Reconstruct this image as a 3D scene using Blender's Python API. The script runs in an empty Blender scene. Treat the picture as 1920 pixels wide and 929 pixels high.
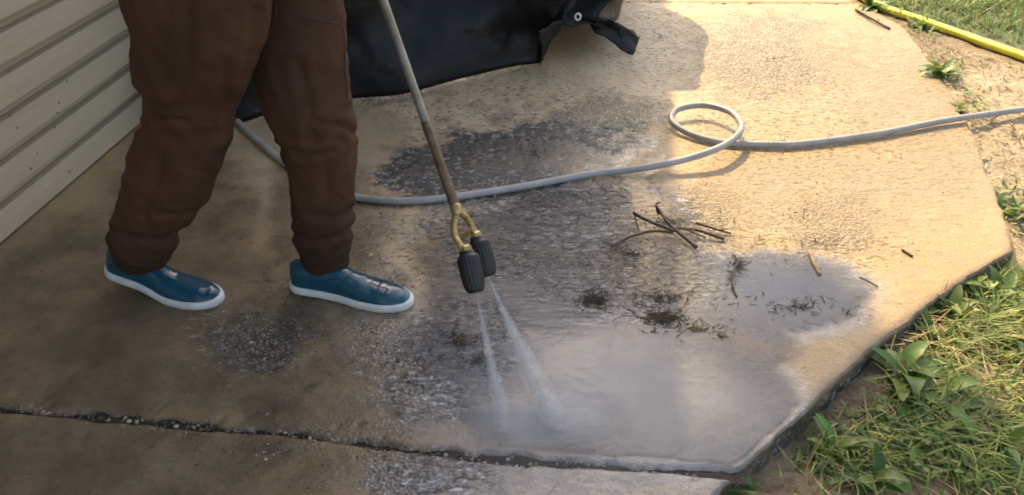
import bpy, bmesh, math, random
import numpy as np
from mathutils import Vector, Matrix, noise as mnoise

# ------------------------------------------------------------------ camera, world, sun, exposure
sc = bpy.context.scene
C = sc.collection
R = math.radians
H, PITCH, F = 1.22, R(34.06), 1500.0            # camera height, downward tilt, focal length in photo pixels
cam_d = bpy.data.cameras.new('camera'); cam = bpy.data.objects.new('camera', cam_d); C.objects.link(cam)
cam.location = (0, 0, H); cam.rotation_euler = (R(90) - PITCH, 0, 0)
cam_d.sensor_width = 36; cam_d.lens = F / 1920 * 36; cam_d.clip_start = 0.02; cam_d.clip_end = 2000
sc.camera = cam

SUN_AZ, SUN_EL = R(-11), R(42)                   # azimuth measured from +Y towards +X
S = np.array([math.sin(SUN_AZ) * math.cos(SUN_EL), math.cos(SUN_AZ) * math.cos(SUN_EL), math.sin(SUN_EL)])
world = bpy.data.worlds.new('World'); sc.world = world; world.use_nodes = True
wn = world.node_tree.nodes; wl = world.node_tree.links
bg = wn['Background']; sky = wn.new('ShaderNodeTexSky'); sky.sky_type = 'NISHITA'; sky.sun_disc = False
sky.sun_elevation = SUN_EL; sky.sun_rotation = SUN_AZ % (2 * math.pi); sky.air_density = 1.0; sky.dust_density = 3.0; sky.ozone_density = 1.0
sky_tint = wn.new('ShaderNodeMix'); sky_tint.data_type = 'RGBA'; sky_tint.blend_type = 'MULTIPLY'; sky_tint.inputs[0].default_value = 1.0; sky_tint.inputs[7].default_value = (1.11, 1.0, 0.87, 1)   # warm tint added to the sky to warm the shade
wl.new(sky.outputs[0], sky_tint.inputs[6]); wl.new(sky_tint.outputs[2], bg.inputs[0]); bg.inputs[1].default_value = 0.15
sun_d = bpy.data.lights.new('sun', 'SUN'); sun_d.energy = 2.65; sun_d.angle = R(0.55); sun_d.color = (1.0, 0.775, 0.40)
sun = bpy.data.objects.new('sun', sun_d); C.objects.link(sun); sun.location = (-2, 8, 8)
sun.rotation_mode = 'QUATERNION'; sun.rotation_quaternion = Vector(S).to_track_quat('Z', 'Y')
sc.view_settings.view_transform = 'Standard'; sc.view_settings.look = 'None'; sc.view_settings.gamma = 1
sc.view_settings.use_curve_mapping = False
sc.view_settings.exposure = 1.5
sc.render.engine = 'CYCLES'
sc.cycles.use_denoising = True; sc.cycles.use_adaptive_sampling = True; sc.cycles.adaptive_threshold = 0.025
sc.cycles.max_bounces = 6; sc.cycles.diffuse_bounces = 3; sc.cycles.glossy_bounces = 3; sc.cycles.transmission_bounces = 4; sc.cycles.transparent_max_bounces = 16; sc.cycles.volume_bounces = 1
sc.cycles.filter_width = 1.8
sc.cycles.volume_step_rate = 3.0; sc.cycles.volume_max_steps = 128
sc.cycles.sample_clamp_indirect = 6

rng = np.random.default_rng(7); random.seed(7)

# ------------------------------------------------------------------ helpers
FW = np.array([0, math.cos(PITCH), -math.sin(PITCH)]); UP = np.array([0, math.sin(PITCH), math.cos(PITCH)])
def ray(px, py): return FW + (px - 960) / F * np.array([1., 0, 0]) - (py - 464.5) / F * UP
def G(px, py, z=0.0):                            # pixel -> point on the level z
    d = ray(px, py); return np.array([0, 0, H]) + d * ((z - H) / d[2])
def At(px, py, y):                               # pixel -> point at forward distance y
    d = ray(px, py); return np.array([0, 0, H]) + d * (y / d[1])
def proj(x, y, z):
    rz = z - H; dep = y * FW[1] + rz * FW[2]
    return 960 + F * x / dep, 464.5 - F * (y * UP[1] + rz * UP[2]) / dep
def axdepth(P): return P[1] * FW[1] + (P[2] - H) * FW[2]

def _hash(ix, iy, seed):
    h = (ix.astype(np.int64) * 374761393 + iy.astype(np.int64) * 668265263 + seed * 974711) & 0x7fffffff
    h = ((h ^ (h >> 13)) * 1274126177) & 0x7fffffff
    return ((h ^ (h >> 16)) & 0xffff) / 65535.0
def vnoise(x, y, seed=0):
    ix = np.floor(x); iy = np.floor(y); fx = x - ix; fy = y - iy
    fx = fx * fx * (3 - 2 * fx); fy = fy * fy * (3 - 2 * fy)
    a = _hash(ix, iy, seed); b = _hash(ix + 1, iy, seed); c = _hash(ix, iy + 1, seed); d = _hash(ix + 1, iy + 1, seed)
    return (a * (1 - fx) + b * fx) * (1 - fy) + (c * (1 - fx) + d * fx) * fy
def fbm(x, y, scale, octv=4, seed=0):
    s = 0; a = 0.5; t = 0
    for o in range(octv):
        s = s + a * vnoise(x * scale + 17.3 * o, y * scale - 9.1 * o, seed + o); t += a; a *= 0.55; scale *= 2.03
    return s / t
def sstep(a, b, x):
    t = np.clip((x - a) / (b - a), 0, 1); return t * t * (3 - 2 * t)
def inpoly(px, py, poly):
    r = np.zeros(np.shape(px), bool); n = len(poly)
    for i in range(n):
        x1, y1 = poly[i]; x2, y2 = poly[(i + 1) % n]
        if y1 == y2: continue
        c = ((y1 > py) != (y2 > py)) & (px < (x2 - x1) * (py - y1) / (y2 - y1) + x1)
        r ^= c
    return r
def blobs(px, py, lst, soft=0.35):
    m = np.zeros(np.shape(px))
    for (cx, cy, rx, ry) in lst:
        d = np.sqrt(((px - cx) / rx) ** 2 + ((py - cy) / ry) ** 2)
        m = np.maximum(m, 1 - sstep(1 - soft, 1 + soft, d))
    return m

def mesh_arrays(name, v, quads=None, tris=None, smooth=True):
    me = bpy.data.meshes.new(name)
    v = np.asarray(v, dtype=np.float32).reshape(-1, 3)
    q = np.asarray(quads if quads is not None else [], dtype=np.int32).reshape(-1, 4)
    t = np.asarray(tris if tris is not None else [], dtype=np.int32).reshape(-1, 3)
    me.vertices.add(len(v)); me.vertices.foreach_set('co', v.ravel())
    nl = q.size + t.size; me.loops.add(nl)
    me.loops.foreach_set('vertex_index', np.concatenate([q.ravel(), t.ravel()]).astype(np.int32))
    me.polygons.add(len(q) + len(t))
    st = np.concatenate([np.arange(len(q)) * 4, q.size + np.arange(len(t)) * 3]).astype(np.int32)
    me.polygons.foreach_set('loop_start', st)
    me.polygons.foreach_set('use_smooth', np.full(len(q) + len(t), smooth))
    me.update(calc_edges=True); me.validate(verbose=False)
    return me
def grid_quads(nu, nv, wrap_u=False):
    iu = np.arange(nu if wrap_u else nu - 1); iv = np.arange(nv - 1)
    a, b = np.meshgrid(iu, iv)
    a2 = (a + 1) % nu
    return np.stack([b * nu + a, b * nu + a2, (b + 1) * nu + a2, (b + 1) * nu + a], -1).reshape(-1, 4)
def attr(me, name, arr):
    a = me.attributes.new(name, 'FLOAT', 'POINT'); a.data.foreach_set('value', np.asarray(arr, dtype=np.float32).ravel())
def colattr(me, name, rgb):
    a = me.attributes.new(name, 'FLOAT_COLOR', 'POINT')
    c = np.ones((len(rgb), 4), np.float32); c[:, :3] = rgb; a.data.foreach_set('color', c.ravel())

def link(name, me, mat=None, parent=None, label=None, cat=None, group=None, kind=None):
    o = bpy.data.objects.new(name, me); C.objects.link(o)
    if mat is not None and me is not None: me.materials.append(mat)
    if parent is not None: o.parent = parent
    if label: o['label'] = label
    if cat: o['category'] = cat
    if group: o['group'] = group
    if kind: o['kind'] = kind
    return o
def empty(name, loc=(0, 0, 0), **k):
    o = link(name, None, **k); o.location = loc; o.empty_display_size = 0.1; return o
def place(child_me_pts, origin): return np.asarray(child_me_pts) - np.asarray(origin)

def catmull(P, n=8):
    P = np.asarray(P, float); Q = np.vstack([2 * P[0] - P[1], P, 2 * P[-1] - P[-2]]); out = []
    for i in range(1, len(Q) - 2):
        p0, p1, p2, p3 = Q[i - 1], Q[i], Q[i + 1], Q[i + 2]
        for t in np.linspace(0, 1, n, endpoint=False):
            out.append(0.5 * ((2 * p1) + (-p0 + p2) * t + (2 * p0 - 5 * p1 + 4 * p2 - p3) * t * t + (-p0 + 3 * p1 - 3 * p2 + p3) * t ** 3))
    out.append(P[-1]); return np.array(out)
def tube(P, rad, seg=12, flat=None):
    """tapered tube with capped ends along the polyline P"""
    P = np.asarray(P, float); n = len(P); rad = np.broadcast_to(np.asarray(rad, float), (n,))
    T = np.gradient(P, axis=0); T /= np.linalg.norm(T, axis=1)[:, None] + 1e-12
    ref = np.array([0, 0, 1.]) if abs(T[0][2]) < 0.9 else np.array([1., 0, 0])
    V = []; N = np.cross(T[0], ref); N /= np.linalg.norm(N)
    ang = np.linspace(0, 2 * math.pi, seg, endpoint=False)
    for i in range(n):
        N = N - T[i] * N.dot(T[i]); N /= np.linalg.norm(N) + 1e-12; B = np.cross(T[i], N)
        V.append(P[i] + rad[i] * (np.cos(ang)[:, None] * N + np.sin(ang)[:, None] * B))
    V = np.vstack(V + [P[:1], P[-1:]]); Q = grid_quads(seg, n, True)
    k = np.arange(seg); k2 = (k + 1) % seg
    t1 = np.stack([np.full(seg, seg * n), k2, k], -1); t2 = np.stack([np.full(seg, seg * n + 1), (n - 1) * seg + k, (n - 1) * seg + k2], -1)
    return V, Q, np.vstack([t1, t2])
def merge(parts):
    vs, qs, ts, o = [], [], [], 0
    for v, q, t in parts:
        vs.append(v); qs.append(np.asarray(q, int).reshape(-1, 4) + o); ts.append(np.asarray(t, int).reshape(-1, 3) + o); o += len(v)
    return np.vstack(vs), np.vstack(qs), np.vstack(ts)
def boxmesh(a, b):
    (x0, y0, z0), (x1, y1, z1) = a, b
    v = [(x0, y0, z0), (x1, y0, z0), (x1, y1, z0), (x0, y1, z0), (x0, y0, z1), (x1, y0, z1), (x1, y1, z1), (x0, y1, z1)]
    q = [(0, 3, 2, 1), (4, 5, 6, 7), (0, 1, 5, 4), (1, 2, 6, 5), (2, 3, 7, 6), (3, 0, 4, 7)]
    return np.array(v, float), q, []
def voxel(name, v, q, t, size, smooth_it=4, fac=0.5):
    me = mesh_arrays(name, v, q, t); o = bpy.data.objects.new(name + '_tmp', me); C.objects.link(o)
    m = o.modifiers.new('r', 'REMESH'); m.mode = 'VOXEL'; m.voxel_size = size; m.use_smooth_shade = True
    if smooth_it:
        s = o.modifiers.new('s', 'SMOOTH'); s.iterations = smooth_it; s.factor = fac
    dg = bpy.context.evaluated_depsgraph_get(); dg.update()
    out = bpy.data.meshes.new_from_object(o.evaluated_get(dg)); out.name = name
    bpy.data.objects.remove(o); bpy.data.meshes.remove(me)
    return out

# ------------------------------------------------------------------ material helpers
class NT:
    def __init__(s, name):
        s.m = bpy.data.materials.new(name); s.m.use_nodes = True; s.t = s.m.node_tree; s.n = s.t.nodes; s.l = s.t.links
        s.b = s.n['Principled BSDF']; s.out = s.n['Material Output']
        s.pos = s.n.new('ShaderNodeNewGeometry').outputs['Position']
    def set(s, sock, val):
        if hasattr(val, 'is_output'): s.l.new(val, sock)
        else: sock.default_value = val if not (isinstance(val, tuple) and len(val) == 3 and sock.type == 'RGBA') else (*val, 1)
    def p(s, **k):
        for a, v in k.items(): s.set(s.b.inputs[a.replace('_', ' ')], v)
    def obj(s): return s.n.new('ShaderNodeTexCoord').outputs['Object']
    def noise(s, scale, detail=4, rough=0.55, vec=None, dist=0.0, out='Fac'):
        n = s.n.new('ShaderNodeTexNoise'); s.l.new(vec if vec is not None else s.pos, n.inputs['Vector'])
        n.inputs['Scale'].default_value = scale; n.inputs['Detail'].default_value = detail; n.inputs['Roughness'].default_value = rough; n.inputs['Distortion'].default_value = dist
        return n.outputs[out]
    def voro(s, scale, feature='F1', out='Distance', vec=None, rand=1.0):
        n = s.n.new('ShaderNodeTexVoronoi'); s.l.new(vec if vec is not None else s.pos, n.inputs['Vector']); n.feature = feature
        n.inputs['Scale'].default_value = scale; n.inputs['Randomness'].default_value = rand
        return n.outputs[out]
    def vecmul(s, vec, sc3):
        n = s.n.new('ShaderNodeMapping'); s.l.new(vec if vec is not None else s.pos, n.inputs[0]); n.inputs['Scale'].default_value = sc3; return n.outputs[0]
    def rot(s, vec, rz, sc3=(1, 1, 1)):
        n = s.n.new('ShaderNodeMapping'); s.l.new(vec if vec is not None else s.pos, n.inputs[0]); n.inputs['Rotation'].default_value = (0, 0, rz); n.inputs['Scale'].default_value = sc3; return n.outputs[0]
    def ramp(s, fac, stops):
        n = s.n.new('ShaderNodeValToRGB'); s.set(n.inputs[0], fac); e = n.color_ramp.elements
        while len(e) < len(stops): e.new(0.5)
        for el, (p, c) in zip(e, stops):
            el.position = p; el.color = (c, c, c, 1) if not isinstance(c, tuple) else (*c, 1)
        return n.outputs[0]
    def mix(s, f, a, b, mode='MIX'):
        n = s.n.new('ShaderNodeMix'); n.data_type = 'RGBA'; n.blend_type = mode
        s.set(n.inputs[0], f); s.set(n.inputs[6], a); s.set(n.inputs[7], b); return n.outputs[2]
    def math(s, op, a, b=0.0, c=None, clamp=False):
        n = s.n.new('ShaderNodeMath'); n.operation = op; n.use_clamp = clamp; s.set(n.inputs[0], a); s.set(n.inputs[1], b)
        if c is not None: s.set(n.inputs[2], c)
        return n.outputs[0]
    def attr(s, name, out='Fac'):
        n = s.n.new('ShaderNodeAttribute'); n.attribute_name = name; return n.outputs[out]
    def bump(s, height, strength=0.5, dist=0.01, normal=None):
        n = s.n.new('ShaderNodeBump'); s.set(n.inputs['Height'], height); s.set(n.inputs['Strength'], strength); n.inputs['Distance'].default_value = dist
        if normal is not None: s.l.new(normal, n.inputs['Normal'])
        return n.outputs[0]

def simple(name, col, rough=0.6, nscale=20, var=0.25, bump=0.2, bdist=0.003, bscale=None, **k):
    t = NT(name); v = t.obj(); n = t.noise(nscale, 5, vec=v)
    lo = tuple(c * (1 - var) for c in col); hi = tuple(min(1, c * (1 + var)) for c in col)
    t.p(Base_Color=t.ramp(n, [(0.3, lo), (0.7, hi)]), Roughness=t.ramp(t.noise(nscale * 2.3, 3, vec=v), [(0.3, max(0.02, rough - 0.1)), (0.7, min(1, rough + 0.1))]))
    if bump: t.p(Normal=t.bump(t.noise(bscale or nscale * 4, 4, vec=v), bump, bdist))
    t.p(**k); return t.m

# ------------------------------------------------------------------ concrete material
def concrete_material():
    t = NT('wet_concrete')
    wet, alg, peb, mud, worn, grime_shade, flake, splash = (t.attr(a) for a in ('wet', 'algae', 'pebble', 'mud', 'worn', 'grime_shade', 'flake', 'splash'))
    big = t.noise(2.2, 3, 0.6); mid = t.noise(14, 5, 0.66); fine = t.noise(110, 3, 0.7); grit = t.noise(420, 2, 0.7)
    flat = t.rot(None, R(-7), (0.75, 1.2, 1))                                 # trowel and run-off direction
    base = t.ramp(big, [(0.25, (0.40, 0.265, 0.115)), (0.5, (0.46, 0.315, 0.145)), (0.75, (0.52, 0.365, 0.18))])
    base = t.mix(t.ramp(mid, [(0.32, 0.7), (0.6, 0.0)]), base, (0.35, 0.245, 0.135))
    base = t.mix(t.math('MULTIPLY', t.ramp(fine, [(0.35, 0.8), (0.6, 0.0)]), 0.55), base, (0.23, 0.17, 0.11))
    base = t.mix(t.ramp(grit, [(0.64, 0.0), (0.74, 0.5)]), base, (0.66, 0.53, 0.37))
    # silt streaks
    st = t.noise(26, 4, 0.66, vec=flat, dist=0.2)
    base = t.mix(t.math('MULTIPLY', t.ramp(st, [(0.52, 0.0), (0.66, 0.6)]), t.ramp(big, [(0.4, 0.2), (0.65, 1.0)])), base, (0.31, 0.22, 0.125))
    base = t.mix(t.math('MULTIPLY', t.attr('pale'), 0.7), base, t.ramp(mid, [(0.3, (0.52, 0.38, 0.225)), (0.7, (0.7, 0.55, 0.37))]))  # lifts the base colour where the shaded middle catches more light
    # dirt left uncleaned, darkened further for the dimmer light at left
    gm_ = t.ramp(t.math('ADD', grime_shade, t.math('MULTIPLY', t.math('SUBTRACT', t.noise(5, 4, 0.65), 0.5), 0.8)), [(0.25, 0.0), (0.75, 0.9)])
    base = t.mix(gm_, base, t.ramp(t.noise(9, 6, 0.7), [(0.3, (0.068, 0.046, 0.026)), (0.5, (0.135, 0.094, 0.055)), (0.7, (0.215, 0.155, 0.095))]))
    base = t.mix(t.ramp(t.noise(31, 5, 0.7), [(0.6, 0.0), (0.68, 0.6)]), base, (0.1, 0.07, 0.04))
    base = t.mix(t.math('MULTIPLY', t.ramp(t.voro(38, 'F1', 'Distance'), [(0.1, 1.0), (0.2, 0.0)]), t.ramp(t.noise(4, 3), [(0.45, 0.0), (0.6, 0.85)])), base, (0.05, 0.035, 0.022))
    # scaled, pitted skin
    fl = t.noise(52, 4, 0.66, vec=flat, dist=0.3)
    fmask = t.ramp(t.math('ADD', flake, t.math('MULTIPLY', t.math('SUBTRACT', t.noise(7, 5, 0.7), 0.5), 1.6)), [(0.3, 0.0), (0.75, 1.0)])
    pits = t.math('MULTIPLY', t.ramp(fl, [(0.36, 1.0), (0.45, 0.0)]), fmask); lips = t.math('MULTIPLY', t.ramp(fl, [(0.56, 0.0), (0.64, 1.0)]), fmask)
    base = t.mix(t.math('MULTIPLY', pits, 0.85), base, (0.12, 0.08, 0.045)); base = t.mix(t.math('MULTIPLY', lips, 0.7), base, (0.6, 0.51, 0.39))  # shadow in the pits and light on their lips put into the colour
    # exposed aggregate
    warp = t.n.new('ShaderNodeVectorMath'); warp.operation = 'ADD'; t.l.new(t.pos, warp.inputs[0])
    wv = t.n.new('ShaderNodeVectorMath'); wv.operation = 'SCALE'; t.l.new(t.noise(60, 2, out='Color'), wv.inputs[0]); wv.inputs['Scale'].default_value = 0.012; t.l.new(wv.outputs[0], warp.inputs[1])
    vd = t.voro(120, 'F1', 'Distance', vec=warp.outputs[0]); vc = t.voro(120, 'F1', 'Color', vec=warp.outputs[0])
    sep = t.n.new('ShaderNodeSeparateColor'); t.l.new(vc, sep.inputs[0])
    stone = t.ramp(sep.outputs[0], [(0.0, (0.14, 0.1, 0.065)), (0.3, (0.3, 0.22, 0.14)), (0.7, (0.47, 0.38, 0.26)), (1.0, (0.72, 0.62, 0.47))])
    stone = t.mix(t.ramp(vd, [(0.3, 0.0), (0.6, 0.85)]), stone, (0.12, 0.08, 0.045))
    pn = t.math('ADD', t.math('MULTIPLY', t.math('SUBTRACT', t.noise(6, 6, 0.7, dist=0.6), 0.5), 2.2), t.math('MULTIPLY', t.math('SUBTRACT', t.noise(36, 4, 0.7), 0.5), 1.4))
    pm = t.ramp(t.math('ADD', peb, pn), [(0.42, 0.0), (0.85, 0.8)])
    pm = t.math('MULTIPLY', pm, t.ramp(peb, [(0.02, 0.0), (0.3, 1.0)]))
    base = t.mix(pm, base, stone)
    # dark growth with pale islands
    wob = t.math('MULTIPLY', t.math('SUBTRACT', t.noise(15, 5, 0.75, dist=0.8), 0.5), 2.4)
    wob = t.math('ADD', wob, t.math('MULTIPLY', t.math('SUBTRACT', t.noise(5.5, 4, 0.6), 0.5), 1.6))
    am = t.ramp(t.math('ADD', alg, wob), [(0.42, 0.0), (0.62, 0.95)]); am = t.math('MULTIPLY', am, t.ramp(alg, [(0.02, 0.0), (0.25, 1.0)]))
    algc = t.ramp(t.noise(60, 5, 0.7), [(0.3, (0.02, 0.02, 0.02)), (0.55, (0.05, 0.043, 0.038)), (0.72, (0.14, 0.115, 0.07))])
    base = t.mix(am, base, algc)
    isl = t.math('MULTIPLY', t.ramp(t.noise(48, 6, 0.75, dist=0.6), [(0.53, 0.0), (0.58, 1.0)]), t.ramp(alg, [(0.15, 0.0), (0.5, 0.8)]))
    base = t.mix(isl, base, (0.55, 0.52, 0.45))
    # fresh grey cement where the jet has cleaned
    base = t.mix(t.math('MULTIPLY', worn, 0.75), base, t.ramp(mid, [(0.3, (0.3, 0.275, 0.25)), (0.7, (0.45, 0.42, 0.385))]))
    mm = t.ramp(t.math('ADD', mud, t.math('MULTIPLY', t.math('SUBTRACT', mid, 0.5), 1.0)), [(0.4, 0.0), (0.7, 0.75)])
    base = t.mix(mm, base, (0.34, 0.25, 0.145))
    wm = t.ramp(t.math('ADD', wet, t.math('MULTIPLY', t.math('SUBTRACT', t.noise(12, 5, 0.7, dist=0.5), 0.5), 1.7)), [(0.35, 0.0), (0.7, 1.0)])
    base = t.mix(t.math('MULTIPLY', wm, 0.72), base, t.mix(1.0, base, (0.37, 0.40, 0.50), 'MULTIPLY'))  # wet darkening, with the sky's blue reflection tinted in
    # splashes: scummy film with ripple darks and sky highlights painted into its colour
    rip = t.noise(52, 4, 0.66, vec=t.rot(None, R(12), (0.7, 1.4, 1)), dist=1.0)
    sm_ = t.ramp(t.math('ADD', splash, t.math('MULTIPLY', t.math('SUBTRACT', t.noise(8, 5, 0.7), 0.5), 1.5)), [(0.35, 0.0), (0.7, 1.0)])
    base = t.mix(t.math('MULTIPLY', sm_, t.ramp(rip, [(0.42, 0.95), (0.5, 0.0)])), base, (0.028, 0.028, 0.03))
    base = t.mix(t.math('MULTIPLY', sm_, t.ramp(rip, [(0.57, 0.0), (0.64, 0.8)])), base, (0.56, 0.58, 0.64))
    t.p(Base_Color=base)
    rd = t.ramp(mid, [(0.3, 0.36), (0.7, 0.62)])
    rw = t.ramp(fine, [(0.3, 0.1), (0.7, 0.26)])
    t.p(Roughness=t.mix(wm, rd, rw), IOR=1.45)
    h = t.math('ADD', t.math('MULTIPLY', mid, 0.5), t.math('MULTIPLY', fine, 0.3))
    h = t.math('ADD', h, t.math('MULTIPLY', grit, 0.14))
    h = t.math('ADD', h, t.math('MULTIPLY', t.math('SUBTRACT', 0.6, vd), t.math('MULTIPLY', pm, 0.8)))
    h = t.math('ADD', h, t.math('MULTIPLY', isl, 0.25))
    h = t.math('ADD', h, t.math('MULTIPLY', st, 0.3))
    h = t.math('ADD', h, t.math('MULTIPLY', t.math('SUBTRACT', lips, pits), 0.35))
    t.p(Normal=t.bump(h, 0.9, 0.009))
    rh = t.math('ADD', rip, t.math('MULTIPLY', fine, 0.25))
    t.p(Coat_Weight=wm, Coat_Roughness=0.05, Coat_IOR=1.5, Coat_Normal=t.bump(rh, t.math('ADD', t.math('MULTIPLY', sm_, 0.6), 0.4), 0.012))
    return t.m
M_conc = concrete_material()

# ------------------------------------------------------------------ the pavement
W_AZ = R(6.6); WD = np.array([math.sin(W_AZ), math.cos(W_AZ), 0]); WNRM = np.array([math.cos(W_AZ), -math.sin(W_AZ), 0])
WB = G(0, 450)
def wall_x(y): return WB[0] + (y - WB[1]) * math.tan(W_AZ)
edge_px = [(1330, 945), (1380, 893), (1515, 768), (1655, 638), (1790, 538), (1905, 470), (1862, 340), (1812, 225), (1755, 120), (1690, 48), (1600, 2)]
EP = np.array([G(*p)[:2] for p in edge_px])
EP = np.vstack([[-0.75, -0.1], EP, [1.80, 5.2], [2.2, 9.0]])
EP = EP[np.argsort(EP[:, 1])]
def edge_x(y): return np.interp(y, EP[:, 1], EP[:, 0])
j1 = np.array([G(*p)[:2] for p in [(-260, 748), (0, 768), (200, 783), (400, 802), (560, 815), (700, 836), (940, 863), (1150, 876), (1380, 893)]])
def joint_y(x):
    y = np.interp(x, j1[:, 0], j1[:, 1]); return y
j2 = np.array([G(*p)[:2] for p in [(1150, 4), (1590, 6)]])
def far_y(x): return j2[0, 1] + (x - j2[0, 0]) * (j2[1, 1] - j2[0, 1]) / (j2[1, 0] - j2[0, 0])

def slab_z(x, y): return (fbm(x, y, 1.7, 3, 11) - 0.5) * 0.006 + (fbm(x, y, 9, 4, 21) - 0.5) * 0.004

def slab(name, nx, ny, ylo, yhi, parent, chip_lo=0.006, chip_hi=0.006):
    s = np.linspace(0, 1, nx); t = np.linspace(0, 1, ny)
    Sg, Tg = np.meshgrid(s, t)
    X = Sg * 2.4 - 1.2; Y = Tg * 2 + 1
    for _ in range(30):
        Y = (1 - Tg) * ylo(X) + Tg * yhi(X)
        X = (1 - Sg) * (wall_x(Y) + 0.004) + Sg * edge_x(Y)
    # ragged rim
    rag = (fbm(X, Y, 14, 5, 5) - 0.5)
    dl = (Y - ylo(X)); dh = (yhi(X) - Y); dr = (edge_x(Y) - X)
    Y = Y + np.where(dl < 0.03, (1 - dl / 0.03) * rag * chip_lo * 4, 0) - np.where(dh < 0.03, (1 - dh / 0.03) * rag * chip_hi * 4, 0)
    X = X + np.where(dr < 0.05, (1 - dr / 0.05) * (fbm(X, Y, 16, 5, 6) - 0.5) * 0.03, 0)
    Z = slab_z(X, Y)
    e = np.minimum(np.minimum(dl, dh), dr)
    w = 0.004 + 0.008 * fbm(X, Y, 20, 4, 8)
    Z = Z - np.where(e < w, (1 - np.sqrt(np.clip(1 - (1 - e / w) ** 2, 0, 1))) * w * 0.8, 0)
    # pitted places near the joint
    pit = sstep(0.66, 0.75, fbm(X, Y, 38, 3, 44)) * np.exp(-np.minimum(dl, dh) / 0.06)
    Z = Z - pit * 0.006
    V = np.stack([X, Y, Z], -1)
    # skirt
    def skirt(row): r = row.copy(); r[:, 2] = -0.13; return r
    top = V.reshape(-1, 3); Q = grid_quads(nx, ny)
    parts_v = [top]; parts_q = [Q]; off = len(top)
    for idx in (np.arange(nx), np.arange(nx) + (ny - 1) * nx, np.arange(ny) * nx, np.arange(ny) * nx + nx - 1):
        rows = [top[idx]]
        for k, zz in enumerate((-0.02, -0.045, -0.075, -0.13)):
            r = top[idx].copy(); r[:, 2] = np.minimum(r[:, 2] - 0.002, zz); r[:, :2] += (np.stack([fbm(r[:, 0], r[:, 1], 30, 3, 60 + k), fbm(r[:, 1], r[:, 0], 30, 3, 70 + k)], -1) - 0.5) * 0.012
            rows.append(r)
        vv = np.vstack(rows); parts_v.append(vv); parts_q.append(grid_quads(len(idx), 5) + off); off += len(vv)
    V = np.vstack(parts_v); Q = np.vstack(parts_q)
    me = mesh_arrays(name, V, Q)
    px, py = proj(V[:, 0], V[:, 1], V[:, 2])
    wet = np.maximum(blobs(px, py, [(980, 420, 330, 260), (900, 800, 420, 160), (650, 560, 200, 120)], 0.7) * 0.62, 0) * 1.0
    wet = np.maximum(wet, blobs(px, py, [(950, 315, 230, 60), (1080, 400, 230, 75), (960, 500, 170, 90), (1050, 590, 300, 110), (1230, 520, 170, 90), (1070, 770, 330, 150), (1470, 560, 180, 80), (1350, 800, 190, 150),
                         (820, 900, 160, 50), (720, 640, 110, 60), (480, 640, 90, 60), (980, 900, 260, 60)], 0.4))
    alg = blobs(px, py, [(830, 325, 130, 50), (1070, 272, 130, 46), (950, 335, 220, 42), (1000, 290, 150, 48)], 0.8)
    peb = blobs(px, py, [(490, 645, 90, 60), (480, 590, 40, 30), (740, 640, 90, 50), (780, 720, 70, 60), (1440, 105, 170, 90), (720, 170, 110, 30), (1330, 400, 70, 60), (760, 890, 80, 60), (1150, 215, 120, 40), (840, 690, 120, 90), (1560, 420, 90, 60)], 0.6)
    jd = np.exp(-np.abs(V[:, 1] - joint_y(V[:, 0])) / 0.025); peb = np.maximum(peb, jd * 0.9)
    mud = blobs(px, py, [(1540, 370, 230, 80), (1780, 330, 110, 80), (1700, 190, 120, 90), (1620, 90, 120, 60), (620, 250, 160, 60)], 0.5)
    worn = blobs(px, py, [(1060, 700, 270, 170), (1300, 830, 250, 130), (1450, 560, 170, 70), (1000, 560, 160, 80), (1000, 900, 260, 50), (1100, 420, 160, 60)], 0.6)
    grime_shade = blobs(px, py, [(220, 620, 460, 220), (250, 880, 560, 130), (650, 760, 260, 110), (350, 420, 160, 160), (600, 430, 120, 150), (250, 600, 200, 120)], 0.8)
    flake = blobs(px, py, [(950, 210, 330, 80), (1120, 440, 240, 110), (800, 470, 140, 90), (760, 660, 120, 80), (1230, 90, 120, 80), (480, 640, 120, 80), (1600, 240, 330, 170), (1480, 440, 220, 80)], 0.7)
    splash = blobs(px, py, [(1060, 400, 260, 75), (930, 350, 170, 40), (1180, 520, 190, 90), (870, 640, 120, 90), (1000, 470, 180, 60), (820, 890, 130, 50), (800, 740, 90, 60)], 0.6)
    rim = np.exp(-np.clip(edge_x(V[:, 1]) - V[:, 0], 0, 9) / 0.03) * sstep(2.0, 1.7, V[:, 1]); worn = worn * (1 - rim); grime_shade = np.maximum(grime_shade, rim * 1.2); side = sstep(-0.008, -0.02, V[:, 2]); worn = worn * (1 - side); grime_shade = np.maximum(grime_shade, side * 1.6); mud = mud * (1 - side); alg = np.maximum(alg, side * 0.55)  # slab sides darkened in colour for their shade, along with soil
    for nm, a in (('wet', wet), ('algae', alg), ('pebble', peb), ('mud', mud), ('worn', worn), ('grime_shade', grime_shade), ('flake', flake), ('splash', splash), ('pale', blobs(px, py, [(930, 215, 330, 90), (1180, 130, 110, 130), (760, 480, 150, 120), (560, 330, 150, 100)], 0.7))): attr(me, nm, a)
    return link(name, me, M_conc, parent)

pavement = empty('pavement', kind='structure')
pavement['label'] = 'old stained concrete walkway in slabs, partly flooded by wash water'
gap = 0.012
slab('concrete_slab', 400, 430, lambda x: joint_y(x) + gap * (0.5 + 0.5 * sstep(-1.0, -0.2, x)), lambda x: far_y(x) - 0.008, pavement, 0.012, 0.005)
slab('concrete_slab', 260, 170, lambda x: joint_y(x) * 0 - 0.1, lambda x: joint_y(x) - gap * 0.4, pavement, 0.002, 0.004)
slab('concrete_slab', 160, 200, lambda x: far_y(x) + 0.008, lambda x: far_y(x) * 0 + 7.5, pavement, 0.005, 0.002)

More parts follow.
